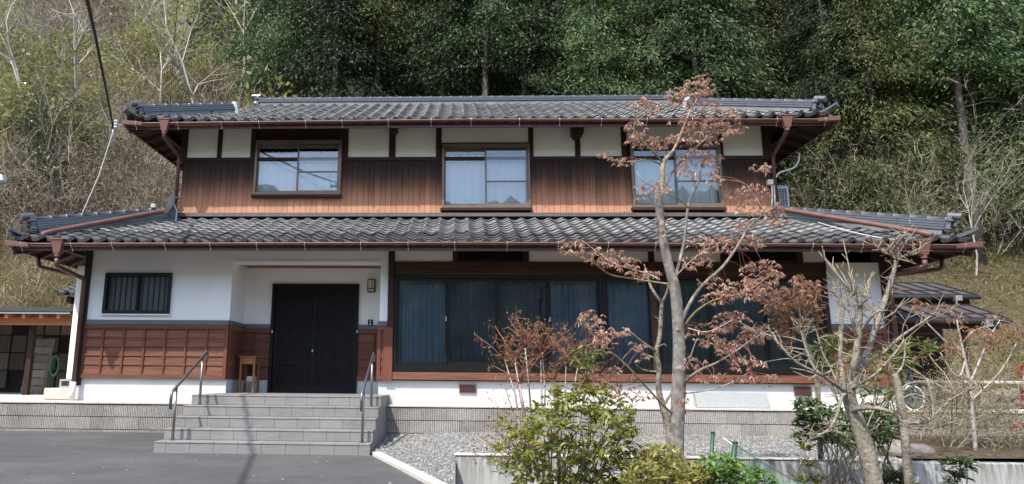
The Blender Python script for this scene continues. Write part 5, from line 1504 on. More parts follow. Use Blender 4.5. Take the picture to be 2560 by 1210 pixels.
# dark understory along the forest foot
pr_ = []
for i in range(64):
    y = gt.uniform(27.2, 36); x = gt.uniform(-.28, .5)*y; r_ = gt.uniform(.5, 1.2)
    g_ = np.random.default_rng(900+i); n = 330
    dd = unit(g_.normal(size=(n,3))); p = np.array([x, y, hill_z(x, y)+r_*.6])+dd*g_.uniform(.3,1,(n,1))*r_*np.array([1.2,1.1,.9])
    pr_.append(leaf_geo(p, dd+g_.normal(size=(n,3))*.6, g_.uniform(.14,.3,n), g_.uniform(.06,.12,n), g_))
v, f = cat(pr_)
tag(np_obj('forest_understory', v, f, M['forest']), 'dark low evergreen growth along the foot of the conifer forest', 'undergrowth', kind='stuff')

# ---- grass on the two banks
def grass(name, label, x0, x1, y0, y1, n, h0, h1, w_, mat, seed, clump=.5):
    g = np.random.default_rng(seed)
    x = g.uniform(x0, x1, n); y = g.uniform(y0, y1, n)
    cx = np.round(x/clump)*clump; cy = np.round(y/clump)*clump
    k = g.random(n) < .6
    x = np.where(k, cx+g.normal(size=n)*.12, x); y = np.where(k, cy+g.normal(size=n)*.12, y)
    z = np.array([hill_z(a, c_) for a, c_ in zip(x, y)])-.03
    d = g.normal(size=(n,3))*np.array([.55,.5,.2])+np.array([0,-.25,.75])
    L = g.uniform(h0, h1, n); p = np.stack([x, y, z], 1); d = unit(d)
    r_ = unit(np.cross(d, g.normal(size=(n,3))))
    p1 = p+d*L[:,None]*.55; p2 = p+d*L[:,None]*.9+np.array([0,0,-1])*L[:,None]*.22+g.normal(size=(n,3))*.05
    V = np.stack([p-r_*w_, p+r_*w_, p1+r_*w_*.8, p1-r_*w_*.8, p2], 1).reshape(-1,3)
    b0 = (np.arange(n)*5)[:,None]
    Fq = np.concatenate([b0+np.array([[0,1,2]]), b0+np.array([[0,2,3]]), b0+np.array([[3,2,4]])], 1).reshape(-1,3)
    tag(np_obj(name, V, Fq, mat), label, 'grass', kind='stuff')
grass('dry_grass', 'pale dry grass on the bank behind the shed at the left', -27, -8, 18.3, 27.5, 24000, .35, 1.1, .011, M['dry_grass'], 31)
grass('green_grass', 'short green grass at the foot of the left bank', -27, -8, 18.2, 26, 9000, .12, .4, .014, M['bank_grass'], 32)
grass('bank_grass', 'short yellowish grass and leaf litter on the bank at the right', 7, 32, 18.2, 29, 34000, .08, .36, .016, M['bank_grass'], 33)

def hill_hit(px_, py_):
    """where the line of sight through a pixel meets the hillside"""
    y = 18.5
    while y < 100:
        p = P(px_, py_, y)
        if p.z < hill_z(p.x, y): return p
        y += .1
    return P(px_, py_, 60)
# ---- bare trees on the left slope
def bare_tree(seed, H, r0, sp=.5):
    g = random.Random(seed); tb = B(); lb = B()
    def grow(p, d, L, r_, depth):
        n_ = 4 if depth == 0 else 3; pts = [p]; rs = [r_]
        for i in range(n_):
            d = (d+Vector((g.gauss(0,1),g.gauss(0,1),g.gauss(0,.6)))*.16+Vector((0,0,.06))).normalized()
            p = p+d*L/n_; pts.append(p); rs.append(r_*(1-.75*(i+1)/n_))
            if depth < 3 and (i > 0 or depth > 0):
                for _ in range(2 if depth < 2 else 1):
                    e_ = (d+Vector((g.gauss(0,1),g.gauss(0,1),g.gauss(0,.5)))*sp).normalized()
                    grow(p, e_, L*g.uniform(.4,.65), rs[-1]*.8, depth+1)
        (tb if depth == 0 else lb).tube(pts, rs, 6 if depth < 2 else 3, False)
    grow(Vector((0,0,-.3)), Vector((g.gauss(0,.12),g.gauss(0,.12),1)).normalized(), H, r0, 0)
    a, c_ = tb.mesh('trunk', True), lb.mesh('branches', True)
    a.materials.append(M['pale_bark']); c_.materials.append(M['pale_bark'])
    return a, c_
bts = [bare_tree(400+i, h, r_) for i, (h, r_) in enumerate(((5.5,.085),(6.5,.08),(4.6,.07),(6,.09)))]
BT = [(395,345,33,'pale forked bare tree on the slope left of the upper roof'),(572,320,34,'spreading bare tree on the slope above the left end of the main ridge'),(450,250,42,'thin bare tree high on the slope above the left hip'),(120,420,31,'bare tree at the far left above the dry bank'),(170,250,40,'grey bare tree in the upper left brush'),(300,200,46,'small bare tree beside the black cable near the top'),(520,150,50,'slim bare tree near the top, left of the conifers'),(640,240,38,'bare tree at the edge of the conifer forest'),(30,300,38,'bare tree at the left edge'),(350,130,50,'bare tree just right of the black cable near the top'),(610,120,50,'bare tree near the top beside the first conifers'),(210,400,34,'grey bare tree between the cable and the dark evergreen'),(480,400,30,'forked bare tree just behind the left hip of the upper roof'),(80,560,27,'low bare tree just above the dry grass bank'),(330,480,27,'twiggy bare tree left of the upper wall'),(250,520,26,'thin bare sapling beside the pale wire')]
for i, (px_, py_, Y, lb_) in enumerate(BT):
    p = hill_hit(px_, py_); Y = p.y; z = hill_z(p.x, Y)
    t = thing('bare_tree', (p.x, Y, z), lb_, 'tree', 'bare trees on the left slope')
    mm = Matrix.Translation((p.x, Y, z)) @ Matrix.Rotation(i*1.7, 4, 'Z') @ Matrix.Scale(gl.uniform(1.1,1.45)*(.55 if py_ > 470 else 1), 4)
    a, c_ = bts[i % 4]; put('trunk', a, None, t, mm); put('branches', c_, None, t, mm)
# dark evergreen shrubs in the brush
def leaf_ball(n, c_, r_, L, W, seed, out=.6, down=-.1):
    g = np.random.default_rng(seed)
    d = unit(g.normal(size=(n,3))); rad = g.uniform(.35, 1, (n,1))**.6
    lump = 1+.28*np.sin(d[:,:1]*5+seed)*np.cos(d[:,1:2]*4+seed*2)+.15*np.sin(d[:,2:]*9)
    p = np.array(c_)+d*rad*np.array(r_)*lump
    return leaf_geo(p, d*out+g.normal(size=(n,3))*.6+np.array([0,0,down]), g.uniform(.7,1.3,n)*L, g.uniform(.8,1.2,n)*W, g, .12)
for i, (px_, py_, Y, r_, lb_) in enumerate(((115,430,28,1.3,'dark evergreen shrub at the left above the dry bank'),(90,520,26,.9,'dark evergreen shrub just above the dry grass bank'),(270,120,50,1.6,'dark evergreen shrub in the upper left brush by the cable'),(15,70,52,2.2,'round dark evergreen at the top left corner'),(330,40,60,2.2,'dark evergreen near the top left of the slope'),(740,190,33,1.9,'broadleaf evergreen at the left edge of the conifers'),(790,110,36,2.3,'tall dim evergreen above the left part of the ridge'))):
    p = hill_hit(px_, py_+35); Y = p.y; p.z += r_*1.5
    t = thing('evergreen_shrub', (p.x, Y, hill_z(p.x, Y)), lb_, 'shrub', 'evergreen shrubs on the left slope')
    v, f = leaf_ball(4600, (p.x, Y, p.z), (r_*1.5, r_*1.5, r_*1.7), .20, .085, 500+i); np_obj('foliage', v, f, M['dark_leaf'], t)
    B().tube([(p.x,Y,hill_z(p.x,Y)-.2),(p.x,Y,p.z)], [.08,.03], 6).obj('stem', M['trunk'], t)
# shrubs and bare trees at the forest edge on the right
RS = [(2080,510,21,2.6,1.25,'yellowish budding shrub behind the right end of the upper storey'),(2260,545,21,2.4,1.4,'yellow green budding shrub above the lower right hip'),(2380,520,23,3.2,1.4,'tall budding shrub above the end of the lower right roof'),(2480,560,22,3.0,1.5,'wide budding shrub near the right edge'),(2150,480,23,2.2,1.2,'small budding shrub at the dark forest edge'),(2560,500,24,3.4,1.4,'budding shrub at the right edge under the conifers')]
for i, (px_, py_, Y, H, sp, lb_) in enumerate(RS):
    p = hill_hit(px_, py_+92); Y = p.y; z = hill_z(p.x, Y)
    (v, f), lv = twig_shrub(600+i, H*1.3, sp*1.15, 18, 3, 2200, .075, .028)
    t = thing('budding_shrub', (p.x, Y, z), lb_, 'shrub', 'budding shrubs at the right forest edge')
    off_ = np.array([p.x, Y, z]); np_obj('twigs', v+off_, f, M['pale_twig'], t); np_obj('buds', lv[0]+off_, lv[1], M['brush_leaf'], t)
for i, (px_, py_, Y, lb_) in enumerate(((2440,690,18.6,'crooked pale bare tree behind the lower right roof corner'),(2300,680,19,'short crooked bare tree behind the annex roofs'),(2520,600,20,'bare spreading tree at the right edge of the forest'))):
    p = hill_hit(px_, py_); Y = p.y; z = hill_z(p.x, Y); t = thing('bare_tree', (p.x, Y, z), lb_, 'tree', 'bare trees at the right bank')
    mm = Matrix.Translation((p.x, Y, z)) @ Matrix.Rotation(i*2.1, 4, 'Z') @ Matrix.Scale((.5,.45,.85)[i], 4)
    a, c_ = bts[(i+1) % 4]; put('trunk', a, None, t, mm); put('branches', c_, None, t, mm)

# ------------------------------------------------------------------ garden trees
def px_line(pts, Y, dz=0.):
    """pixel polyline (x, y, width, depth offset) -> points and radii"""
    out, rs = [], []
    for q_ in pts:
        dy = q_[3] if len(q_) > 3 else 0.
        p = P(q_[0], q_[1], Y+dy); out.append(p)
        rs.append(q_[2]/2/F*(Y+dy)*1.0)
    return out, rs
def smooth_line(pts, rs, k=3):
    o, r_ = [], []
    n_ = len(pts)
    for i in range(n_-1):
        p0, p1, p2, p3 = pts[max(i-1,0)], pts[i], pts[i+1], pts[min(i+2,n_-1)]
        for j in range(k):
            t = j/k
            o.append(.5*((2*p1)+(p2-p0)*t+(2*p0-5*p1+4*p2-p3)*t*t+(-p0+3*p1-3*p2+p3)*t**3)); r_.append(rs[i]*(1-t)+rs[i+1]*t)
    o.append(pts[-1]); r_.append(rs[-1]); return o, r_
WK = [1.0]
def limb(name, pts, Y, mat, parent, n=8):
    a, r_ = px_line(pts, Y); r_ = [x*WK[0] for x in r_]; a, r_ = smooth_line(a, r_)
    B().tube(a, r_, n).obj(name, mat, parent, smooth=True)
    return a
def droop_leaves(centres, seed, L=.062, per=6):
    """young palmate leaves, their lobes folded down like small umbrellas"""
    g = np.random.default_rng(seed); P_, D_, LL = [], [], []
    for c_ in centres:
        a0 = g.uniform(0, 6.28); s = g.uniform(.7, 1.35); tilt = g.normal(size=3)*.25
        for k in range(per):
            a = a0+6.28*k/per+g.normal()*.2
            P_.append(c_); D_.append(np.array([math.cos(a)*.62, math.sin(a)*.62, -.72])+tilt); LL.append(L*s*g.uniform(.7,1.2))
    LL = np.array(LL); p, d = np.array(P_), np.array(D_)
    return leaf_geo(p, d, LL, LL*.23, g, .1)
def blob_points(blobs, Y, seed, depth=.35):
    g = np.random.default_rng(seed); out = []
    for b_ in blobs:
        cx, cy, rx, ry, n_ = b_[:5]; dy = b_[5] if len(b_) > 5 else 0
        yb = Y+dy+g.normal()*depth*.5
        for _ in range(n_):
            a = g.uniform(0, 6.28); k = math.sqrt(g.uniform(0, 1))
            p = P(cx+rx*k*math.cos(a), cy+ry*k*math.sin(a), yb+g.normal()*depth*.35); out.append(np.array(p))
    return out
def twigs_to(points, skeleton, parent, mat, g, every=3, r0=.0034):
    """thin twigs from the nearest limb out to each leaf spray"""
    sk = np.array([tuple(p) for p in skeleton]); b = B()
    for i, c_ in enumerate(points):
        if i % every: continue
        d = np.linalg.norm(sk-c_, axis=1); j = int(np.argmin(d+.0*d))
        if d[j] > .30: continue
        s = Vector(sk[j]); e = Vector(c_); m_ = s.lerp(e, .5)+Vector((g.gauss(0,.02),g.gauss(0,.02),.04*d[j]+g.gauss(0,.02)))
        b.tube([s, s.lerp(m_, .6)+Vector((0,0,.01)), m_, e], [r0, r0*.8, r0*.65, r0*.4], 4, False)
    return tag(b.obj('twigs', mat, parent, smooth=True), kind='stuff')

YM = 7.0; WK[0] = .64
mp = thing('maple_tree', tuple(P(1690,1200,YM)), 'tall maple with drooping red brown young leaves in front of the house', 'tree')
sk = []
sk += limb('trunk', [(1688,1290,66),(1690,1180,58),(1692,1080,52),(1697,960,52),(1698,880,47),(1695,800,44),(1688,725,42),(1676,680,38),(1664,630,35),(1655,585,32),(1650,540,31),(1646,500,32),(1642,468,31),(1641,455,24)], YM, M['maple_bark'], mp, 14)
LIMBS = [
 ('y',[(1648,500,24),(1656,450,23),(1659,405,20),(1684,375,12,.05),(1706,325,10,.08),(1728,272,8,.1),(1752,236,5,.1),(1766,212,3,.1)]),
 ('g',[(1660,410,9),(1638,385,8,-.05),(1605,352,7,-.1),(1585,320,5,-.15),(1592,285,4,-.15),(1606,262,3,-.15)]),
 ('g',[(1652,412,6),(1620,398,5),(1580,405,5,-.1),(1545,402,4,-.1),(1505,386,2,-.1)]),
 ('m',[(1661,476,10),(1680,432,9,.1),(1704,402,8,.15),(1738,370,7,.2),(1778,336,6,.25),(1806,310,4,.3),(1840,318,2,.3)]),
 ('m',[(1684,716,15),(1697,659,12,.05),(1711,600,12,.1),(1718,531,11,.1),(1726,495,10,.12),(1745,458,8,.15),(1754,415,6,.15),(1768,386,4,.15)]),
 ('g',[(1722,520,6,.1),(1700,500,5,.05),(1680,490,4,.0),(1665,488,3,-.05)]),
 ('m',[(1704,805,18),(1724,760,15,-.05),(1756,714,13,-.1),(1806,668,12,-.15),(1841,620,10,-.2),(1874,566,9,-.25),(1906,534,7,-.3),(1885,488,5,-.3),(1867,462,3,-.3)]),
 ('g',[(1906,534,6,-.3),(1935,520,4,-.3),(1952,500,3,-.3)]),
 ('g',[(1712,815,12),(1736,783,10,-.1),(1772,757,9,-.2),(1811,743,7,-.25),(1856,734,6,-.3),(1896,710,4,-.3),(1930,684,2,-.3)]),
 ('m',[(1702,962,14),(1747,927,11,-.1),(1792,907,9,-.15),(1841,877,8,-.2),(1881,848,6,-.25),(1925,825,4,-.25)]),
 ('p',[(1700,985,7),(1762,977,5,-.05),(1816,962,4,-.1),(1871,932,3,-.15)]),
 ('p',[(1706,935,8),(1722,905,6,-.2),(1734,870,5,-.3),(1742,848,4,-.35)]),
 ('g',[(1684,712,10),(1628,704,8,.1),(1578,696,7,.15),(1524,686,6,.2),(1479,654,5,.2),(1430,637,3,.2),(1395,620,2,.2)]),
 ('p',[(1650,700,7,.08),(1618,684,6,.1),(1544,662,5,.1),(1499,634,4,.1),(1454,600,2,.1)]),
 ('g',[(1686,1040,9),(1643,997,8,-.1),(1598,947,8,-.15),(1554,902,7,-.2),(1514,867,6,-.2),(1474,828,4,-.2),(1454,783,3,-.2)]),
 ('p',[(1740,460,4,.15),(1775,430,3,.2),(1800,405,2,.2)]), ('p',[(1712,600,5,.1),(1760,612,4,.05),(1800,606,3,0),(1850,592,2,0)]),
 ('p',[(1690,690,5,0),(1730,650,4,-.05),(1770,620,3,-.1)]), ('p',[(1720,820,5,-.1),(1770,830,4,-.2),(1830,800,3,-.25)]),
 ('p',[(1641,470,5),(1610,455,4,-.1),(1592,430,2,-.1)]), ('p',[(1655,500,4),(1620,490,3,-.1),(1590,470,2,-.1)]),
]
for kind, pts in LIMBS: sk += limb('limb', pts, YM, {'y': M['young_wood'], 'g': M['twig_green'], 'm': M['maple_bark'], 'p': M['grey_stem']}[kind], mp, 7)
BLX = [(1745,212,48,26,34),(1715,250,60,24,22),(1795,285,55,30,34),(1610,262,42,24,24),(1590,320,26,34,20),(1600,350,34,20,16),(1770,325,60,34,50),(1838,318,30,14,12),(1515,386,20,10,8),(1560,403,32,10,12),(1640,355,40,18,16),(1705,345,40,20,16),(1740,390,42,26,26),(1718,425,30,20,14),(1785,400,32,22,16),(1598,478,18,22,9),(1652,470,20,16,10),(1790,450,28,16,10),(1835,480,26,14,12),(1885,478,42,26,26),(1905,418,32,14,12),(1930,540,44,26,30),(1870,520,34,18,14),(1855,562,40,18,16),(1655,560,16,34,14),(1505,636,58,22,34),(1432,618,36,20,20),(1560,655,42,18,20),(1610,682,46,14,18),(1785,608,70,22,40),(1865,600,48,20,22),(1740,650,40,20,18),(1905,678,58,36,60),(1850,720,60,28,54),(1925,730,38,38,36),(1790,742,44,18,20),(1830,800,52,26,40),(1772,830,56,26,36),(1800,862,50,22,30),(1885,835,50,22,34),(1870,905,52,18,26),(1800,945,60,14,18),(1915,945,40,16,16),(1478,796,36,26,26),(1512,850,28,30,24),(1548,826,30,12,10),(1590,862,26,12,8),(1512,922,40,14,18),(1470,940,30,14,10),(1770,700,36,16,12),(1700,300,30,20,8),(1690,230,24,14,8),(1610,890,24,12,6),(1560,960,40,12,10),(1620,985,40,14,8),(1700,835,30,24,8),(1735,900,30,20,8),(1715,1000,20,30,6)]
BL = [(x_, y_, rx_, ry_, int(n_*1.55)) for x_, y_, rx_, ry_, n_ in BLX]
pts = blob_points(BL, YM, 41, .4)
twigs_to(pts, sk, mp, M['red_stem'], random.Random(3), 2)
v, f = droop_leaves(pts, 42, .047, 7); np_obj('leaves', v, f, M['maple_leaf'], mp)

WK[0] = .85
# pale slim companion tree
st_ = thing('slim_tree', tuple(P(1676,1200,7.25)), 'slim pale forked tree just left of the maple trunk', 'tree')
s2 = limb('trunk', [(1682,1230,24),(1675,1096,22),(1663,1036,20),(1650,992,18),(1646,957,15),(1648,917,14),(1641,882,14),(1650,838,13),(1653,783,12),(1655,755,11)], 7.25, M['pruned_bark'], st_, 9)
for pts_ in ([(1655,757,10),(1628,719,8,.05),(1618,684,6,.1),(1610,660,3,.1)], [(1655,757,9),(1668,729,7,-.05),(1672,700,4,-.05)], [(1641,880,9),(1603,853,7,-.1),(1573,828,5,-.15),(1555,818,3,-.15)], [(1646,900,6),(1600,880,4,.1),(1575,872,2,.1)], [(1648,930,6),(1610,925,4,.1),(1590,912,2,.1)], [(1643,870,4),(1660,860,3,-.1),(1668,868,2,-.1)], [(1650,800,3),(1637,792,2)], [(1660,1010,9),(1680,980,7,.1),(1690,950,5,.15)]):
    limb('branch', pts_, 7.25, M['pruned_bark'], st_, 6)

# hard-pruned tree
WK[0] = .50
YPn = 5.6
pt = thing('pruned_tree', tuple(P(2186,1290,YPn)), 'hard pruned pale barked tree with bare stubs at the right', 'tree')
psk = limb('trunk', [(2200,1290,86),(2184,1205,78),(2162,1111,72),(2141,1048,66),(2124,1000,60),(2122,965,54)], YPn, M['pruned_bark'], pt, 14)
PL_ = [
 [(2124,985,40),(2139,944,32),(2172,871,28,.1),(2192,809,26,.15),(2217,736,24,.2),(2233,684,22,.2),(2242,646,20,.2),(2243,630,14,.2)],
 [(2122,980,40),(2129,944,34),(2139,892,32,-.05),(2147,830,30,-.05),(2150,775,26,-.05),(2151,760,20,-.05)],
 [(2118,985,32),(2107,944,24,.15),(2101,882,22,.2),(2104,809,20,.25),(2108,758,18,.25),(2104,735,14,.25)],
 [(2116,985,22),(2103,972,20,-.1),(2056,939,15,-.2),(1994,908,13,-.25),(1957,871,11,-.25),(1926,840,9,-.25),(1900,835,5,-.25)],
 [(2100,970,14,.05),(2078,952,13,.1),(2040,925,12,.15),(2022,892,12,.2),(2006,840,10,.2),(2002,826,7,.2)],
 [(2128,975,20),(2146,962,15,-.1),(2191,934,12,-.2),(2238,882,10,-.25),(2260,850,8,-.25)],
 [(2134,955,20),(2150,923,17,.15),(2207,882,15,.25),(2254,840,13,.3),(2301,809,10,.35),(2340,780,6,.35)],
 [(2128,1030,26),(2146,1022,22,-.1),(2191,1020,20,-.2),(2233,1033,19,-.25),(2259,1054,20,-.25),(2301,1056,19,-.25),(2330,1043,18,-.25),(2330,991,16,-.25),(2317,948,12,-.25)],
 [(2328,1043,11,-.25),(2353,1022,9,-.25),(2380,997,8,-.2),(2420,976,6,-.2),(2452,960,4,-.2)],
 [(2116,985,18),(2105,992,15,-.2),(2092,1038,13,-.25),(2071,1074,12,-.25),(2025,1100,9,-.25),(2015,1104,6,-.25)],
 [(2149,830,18,-.05),(2168,805,14,-.1),(2186,784,12,-.15),(2200,776,9,-.15)], [(2143,850,16,-.05),(2130,800,13,-.1),(2124,770,11,-.1),(2118,745,9,-.1)],
 [(2242,650,12,.2),(2262,640,10,.2),(2292,634,9,.2),(2300,622,5,.2)], [(2240,648,10,.2),(2222,636,9,.2),(2208,632,6,.2)], [(2240,650,8,.2),(2262,610,6,.2),(2278,590,3,.2)],
 [(2108,760,12,.25),(2090,735,10,.25),(2078,726,8,.25)], [(2150,765,12,-.05),(2140,745,10,-.05),(2132,735,8,-.05)],
 [(2152,770,9,-.05),(2164,745,8,-.1),(2172,722,6,-.1)],
 [(2095,960,10,.05),(2076,920,8,.1),(2056,880,8,.15),(2042,830,6,.2),(2030,800,4,.2)], [(2240,1040,10,-.25),(2280,1070,8,-.3),(2330,1072,6,-.3),(2370,1060,4,-.3)],
]
for q_ in PL_: psk += limb('limb', q_, YPn, M['pruned_bark'], pt, 9)
gp = random.Random(8)
SH = [(2098,715,2108,601),(2090,728,2060,640),(2085,726,2046,628),(2108,735,2090,660),(2060,690,2080,720),(2240,630,2250,585),(2250,632,2285,560),(2208,632,2150,600),(2222,640,2180,625),(2233,684,2200,690),(2118,745,2140,690),(2172,722,2180,690),(2132,735,2120,680),(2301,809,2282,770),(2280,820,2262,745),(2254,840,2240,790),(2340,780,2400,760),(2317,948,2290,930),(2317,948,2330,900),(1957,871,1950,840),(1926,840,1910,810),(1994,908,1970,880),(2056,939,2010,925),(2056,939,2020,950),(2103,972,2050,965),(2025,1100,2010,1085),(2071,1074,2040,1060),(2380,997,2400,960),(2353,1022,2390,1040),(2420,976,2470,985),(2380,997,2420,1010),(2330,1043,2380,1075),(2191,934,2215,905),(2238,882,2290,880),(2200,776,2230,750),(2186,784,2180,755),(2006,840,1985,810),(2002,830,2010,800),(2151,760,2160,700),(2124,770,2100,765),(2192,809,2215,800),(2172,871,2190,850),(2104,809,2080,790),(2101,882,2070,860),(2101,850,2085,830),(2292,634,2330,600),(2262,640,2290,660),(2262,620,2240,580)]
for x0, y0, x1, y1 in SH:
    b = B()
    dy = gp.uniform(-.15,.3)
    p0 = Vector(min(psk, key=lambda s: (s-P(x0, y0, YPn+.05)).length)); p1 = P(x1, y1, YPn+dy)
    m_ = p0.lerp(p1, .5)+Vector((gp.gauss(0,.015), gp.gauss(0,.02), gp.gauss(0,.015)))
    b.tube([p0, m_, p1], [.0058,.0042,.002], 5)
    for _ in range(2):
        e_ = m_.lerp(p1, gp.random()); b.tube([e_, e_+Vector((gp.gauss(0,.05),gp.gauss(0,.05),gp.uniform(.01,.09)))], [.004,.002], 4)
    b.obj('shoot', M['young_wood'], pt, smooth=True)
fb = B()
for q_ in psk[12:]:
    for _ in range(2):
        if gp.random() < .62:
            L_ = gp.uniform(.05, .22); d_ = Vector((gp.gauss(0,.7), gp.gauss(0,.5), gp.uniform(-.1,1))).normalized()
            m_ = q_+d_*L_*.5+Vector((gp.gauss(0,.012),gp.gauss(0,.012),.01)); e_ = q_+d_*L_
            fb.tube([q_, m_, e_], [.0045,.0032,.0015], 4, False)
            if gp.random() < .5: fb.tube([m_, m_+Vector((gp.gauss(0,.04),gp.gauss(0,.04),gp.uniform(0,.06)))], [.0028,.0012], 4, False)
tag(fb.obj('fine_twigs', M['twig_brown'], pt, smooth=True), kind='stuff')
for q_ in psk[::4]:
    if gp.random() < .35: B().tube([q_, q_+Vector((gp.gauss(0,.03),-abs(gp.gauss(0,.04)),gp.uniform(.0,.05)))], [.010,.006], 5).obj('spur_stub', M['pruned_bark'], pt, smooth=True)

WK[0] = .52
# slim trunk behind the pruned tree
t2_ = thing('slim_sapling', tuple(P(2275,1260,6.9)), 'slim pale stem standing just behind the pruned tree at the right', 'tree')
limb('trunk', [(2280,1300,38),(2272,1204,36),(2259,1059,34),(2250,1000,36),(2243,960,34),(2236,934,26)], 6.9, M['pruned_bark'], t2_, 10)
for q_ in ([(2240,940,14),(2228,920,10),(2222,900,6)], [(2246,980,14),(2270,960,10,.1),(2300,955,7,.15),(2330,950,4,.15)], [(2238,938,12),(2256,915,9,.1),(2262,880,6,.15),(2258,840,4,.15)], [(2250,1000,10),(2290,985,8,-.1),(2330,1010,5,-.1)]): limb('branch', q_, 6.9, M['pruned_bark'], t2_, 7)

WK[0] = .8
# small orange-brown maple behind the pruned tree
om = thing('orange_maple', tuple(P(2045,1100,7.6)), 'small maple with hanging orange brown leaves left of the pruned tree', 'tree')
osk = limb('trunk', [(2052,1150,16),(2046,1010,15),(2040,925,14),(2022,880,12),(2004,828,10),(2000,790,7),(1995,750,5)], 7.6, M['pruned_bark'], om, 8)
for q_ in ([(2004,828,7),(1970,800,5),(1940,770,3)], [(2003,810,6),(2030,770,4),(2045,730,3)], [(2001,800,5),(1985,730,4),(1990,700,2)]): osk += limb('branch', q_, 7.6, M['twig_green'], om, 6)
pts = blob_points([(1990,740,42,36,80),(1945,780,36,28,60),(2030,735,32,42,66),(1975,810,50,24,60),(2035,790,28,32,40),(1930,740,26,26,28),(2000,700,26,18,22),(1960,850,34,18,20)], 7.6, 51, .4)
twigs_to(pts, osk, om, M['red_stem'], random.Random(4), 3)
v, f = droop_leaves(pts, 52, .056, 7); np_obj('leaves', v, f, M['orange_leaf'], om)

# ---- shrubs of the front bed
def shrub_leaves(blobs, Y, seed, L, W, per, mat, parent, name='leaves', depth=.3, up=.35):
    g = np.random.default_rng(seed); c_ = np.array(blob_points(blobs, Y, seed+1, depth)); P_, D_ = [], []
    for p in c_:
        a0 = g.uniform(0, 6.28); tilt = g.normal(size=3)*.3+np.array([0,-.25,0])
        for k in range(per):
            a = a0+6.28*k/per+g.normal()*.25
            P_.append(p+g.normal(size=3)*.008); D_.append(np.array([math.cos(a), math.sin(a), up+g.normal()*.35])+tilt)
    n = len(P_); v, f = long_leaf_geo(np.array(P_), np.array(D_), g.uniform(.65,1.25,n)*L, g.uniform(.8,1.2,n)*W, g)
    np_obj(name, v, f, mat, parent); return c_
def stems(pairs, Y, parent, mat, r_=.008, g=None):
    g = g or random.Random(1); b = B()
    for x0, y0, x1, y1, dy in pairs:
        p0, p1 = P(x0, y0, Y), P(x1, y1, Y+dy)
        b.tube([p0, p0.lerp(p1, .35)+Vector((g.gauss(0,.02),g.gauss(0,.03),0)), p0.lerp(p1, .7)+Vector((g.gauss(0,.02),g.gauss(0,.03),0)), p1], [r_, r_*.85, r_*.7, r_*.45], 6)
    b.obj('stems', mat, parent, smooth=True)

YS = 6.2
es = thing('evergreen_bush', tuple(P(1430,1300,YS)), 'large glossy evergreen bush with reddish tips left of the maple', 'shrub')
c_ = shrub_leaves([(1440,1080,120,70,60),(1400,1160,120,60,64),(1500,1150,90,80,60),(1520,1050,56,60,30),(1370,1050,50,46,22),(1440,1000,80,30,24),(1330,1170,70,50,32),(1280,1080,46,50,14),(1565,1100,34,70,22),(1450,1230,180,40,60),(1300,1130,44,50,20),(1255,1150,26,40,8),(1590,1150,26,50,10),(1400,985,30,20,6),(1490,985,30,20,6)], YS, 61, .088, .025, 8, M['shrub_leaf'], es, depth=.6)
shrub_leaves([(1450,985,80,22,32),(1400,1000,60,20,12),(1520,990,40,30,22),(1420,1085,60,20,14),(1540,1130,30,30,10),(1330,1130,40,20,8),(1470,1160,70,30,8),(1570,1030,20,40,8),(1350,1030,30,20,6)], YS-.1, 63, .075, .015, 5, M['shrub_tip'], es, 'new_shoots', .4, 1.1); tag(es.children[-1], kind='stuff')
gs_ = random.Random(12)
stems([(1430+gs_.uniform(-40,40), 1290, 1430+gs_.uniform(-170,150), gs_.uniform(1000,1150), gs_.uniform(-.3,.3)) for _ in range(26)], YS, es, M['twig_green'], .008, gs_)

YN = 6.9
nd = thing('nandina', tuple(P(1370,1250,YN)), 'leggy nandina with pale canes and red leaf tufts left of the evergreen bush', 'shrub')
canes = [(1330,1200,1262,900,.1),(1345,1200,1287,905,0),(1350,1200,1313,870,-.1),(1360,1200,1352,900,.1),(1358,1200,1355,880,.15),(1375,1200,1385,950,0),(1390,1200,1415,915,.1),(1400,1200,1445,915,-.1),(1345,1200,1300,960,-.2),(1410,1200,1470,960,.1)]
stems(canes, YN, nd, M['grey_stem'], .012, gs_)
b = B(); tips = []
for x0, y0, x1, y1, dy in canes:
    base = P(x1, y1, YN+dy)
    for _ in range(9):
        e_ = base+Vector((gs_.gauss(0,.13), gs_.gauss(0,.12), gs_.uniform(.0,.30)))
        if gs_.random() < .2: e_ = base+Vector((gs_.choice((-1,1))*gs_.uniform(.15,.34), gs_.gauss(0,.1), gs_.uniform(.12,.36)))
        b.tube([base, base.lerp(e_, .5)+Vector((0,0,.02)), e_], [.005,.004,.002], 5); tips.append(e_)
        for _ in range(3):
            s_ = base.lerp(e_, gs_.uniform(.4,1)); k_ = s_+Vector((gs_.gauss(0,.05),gs_.gauss(0,.05),gs_.gauss(.02,.03))); b.tube([s_, k_], [.003,.0015], 4); tips.append(k_)
b.obj('leaf_stalks', M['red_stem'], nd, smooth=True)
g_ = np.random.default_rng(71); c_ = np.repeat(np.array([tuple(t) for t in tips]), 5, 0); n = len(c_)
c_ = c_+g_.normal(size=(n,3))*.03
v, f = leaf_geo(c_, g_.normal(size=(n,3))+np.array([0,0,-.1]), g_.uniform(.02,.045,n), g_.uniform(.008,.014,n), g_); np_obj('leaves', v, f, M['nandina_leaf'], nd)
ly = thing('young_evergreen', tuple(P(1470,1100,6.6)), 'young upright plant with pale yellow green leaves beside the nandina', 'shrub')
shrub_leaves([(1465,880,30,10,7),(1440,895,20,8,4),(1490,890,18,10,4),(1460,920,16,12,5),(1455,960,14,14,5),(1480,905,20,8,4)], 6.6, 73, .09, .024, 6, M['long_leaf'], ly, depth=.2)
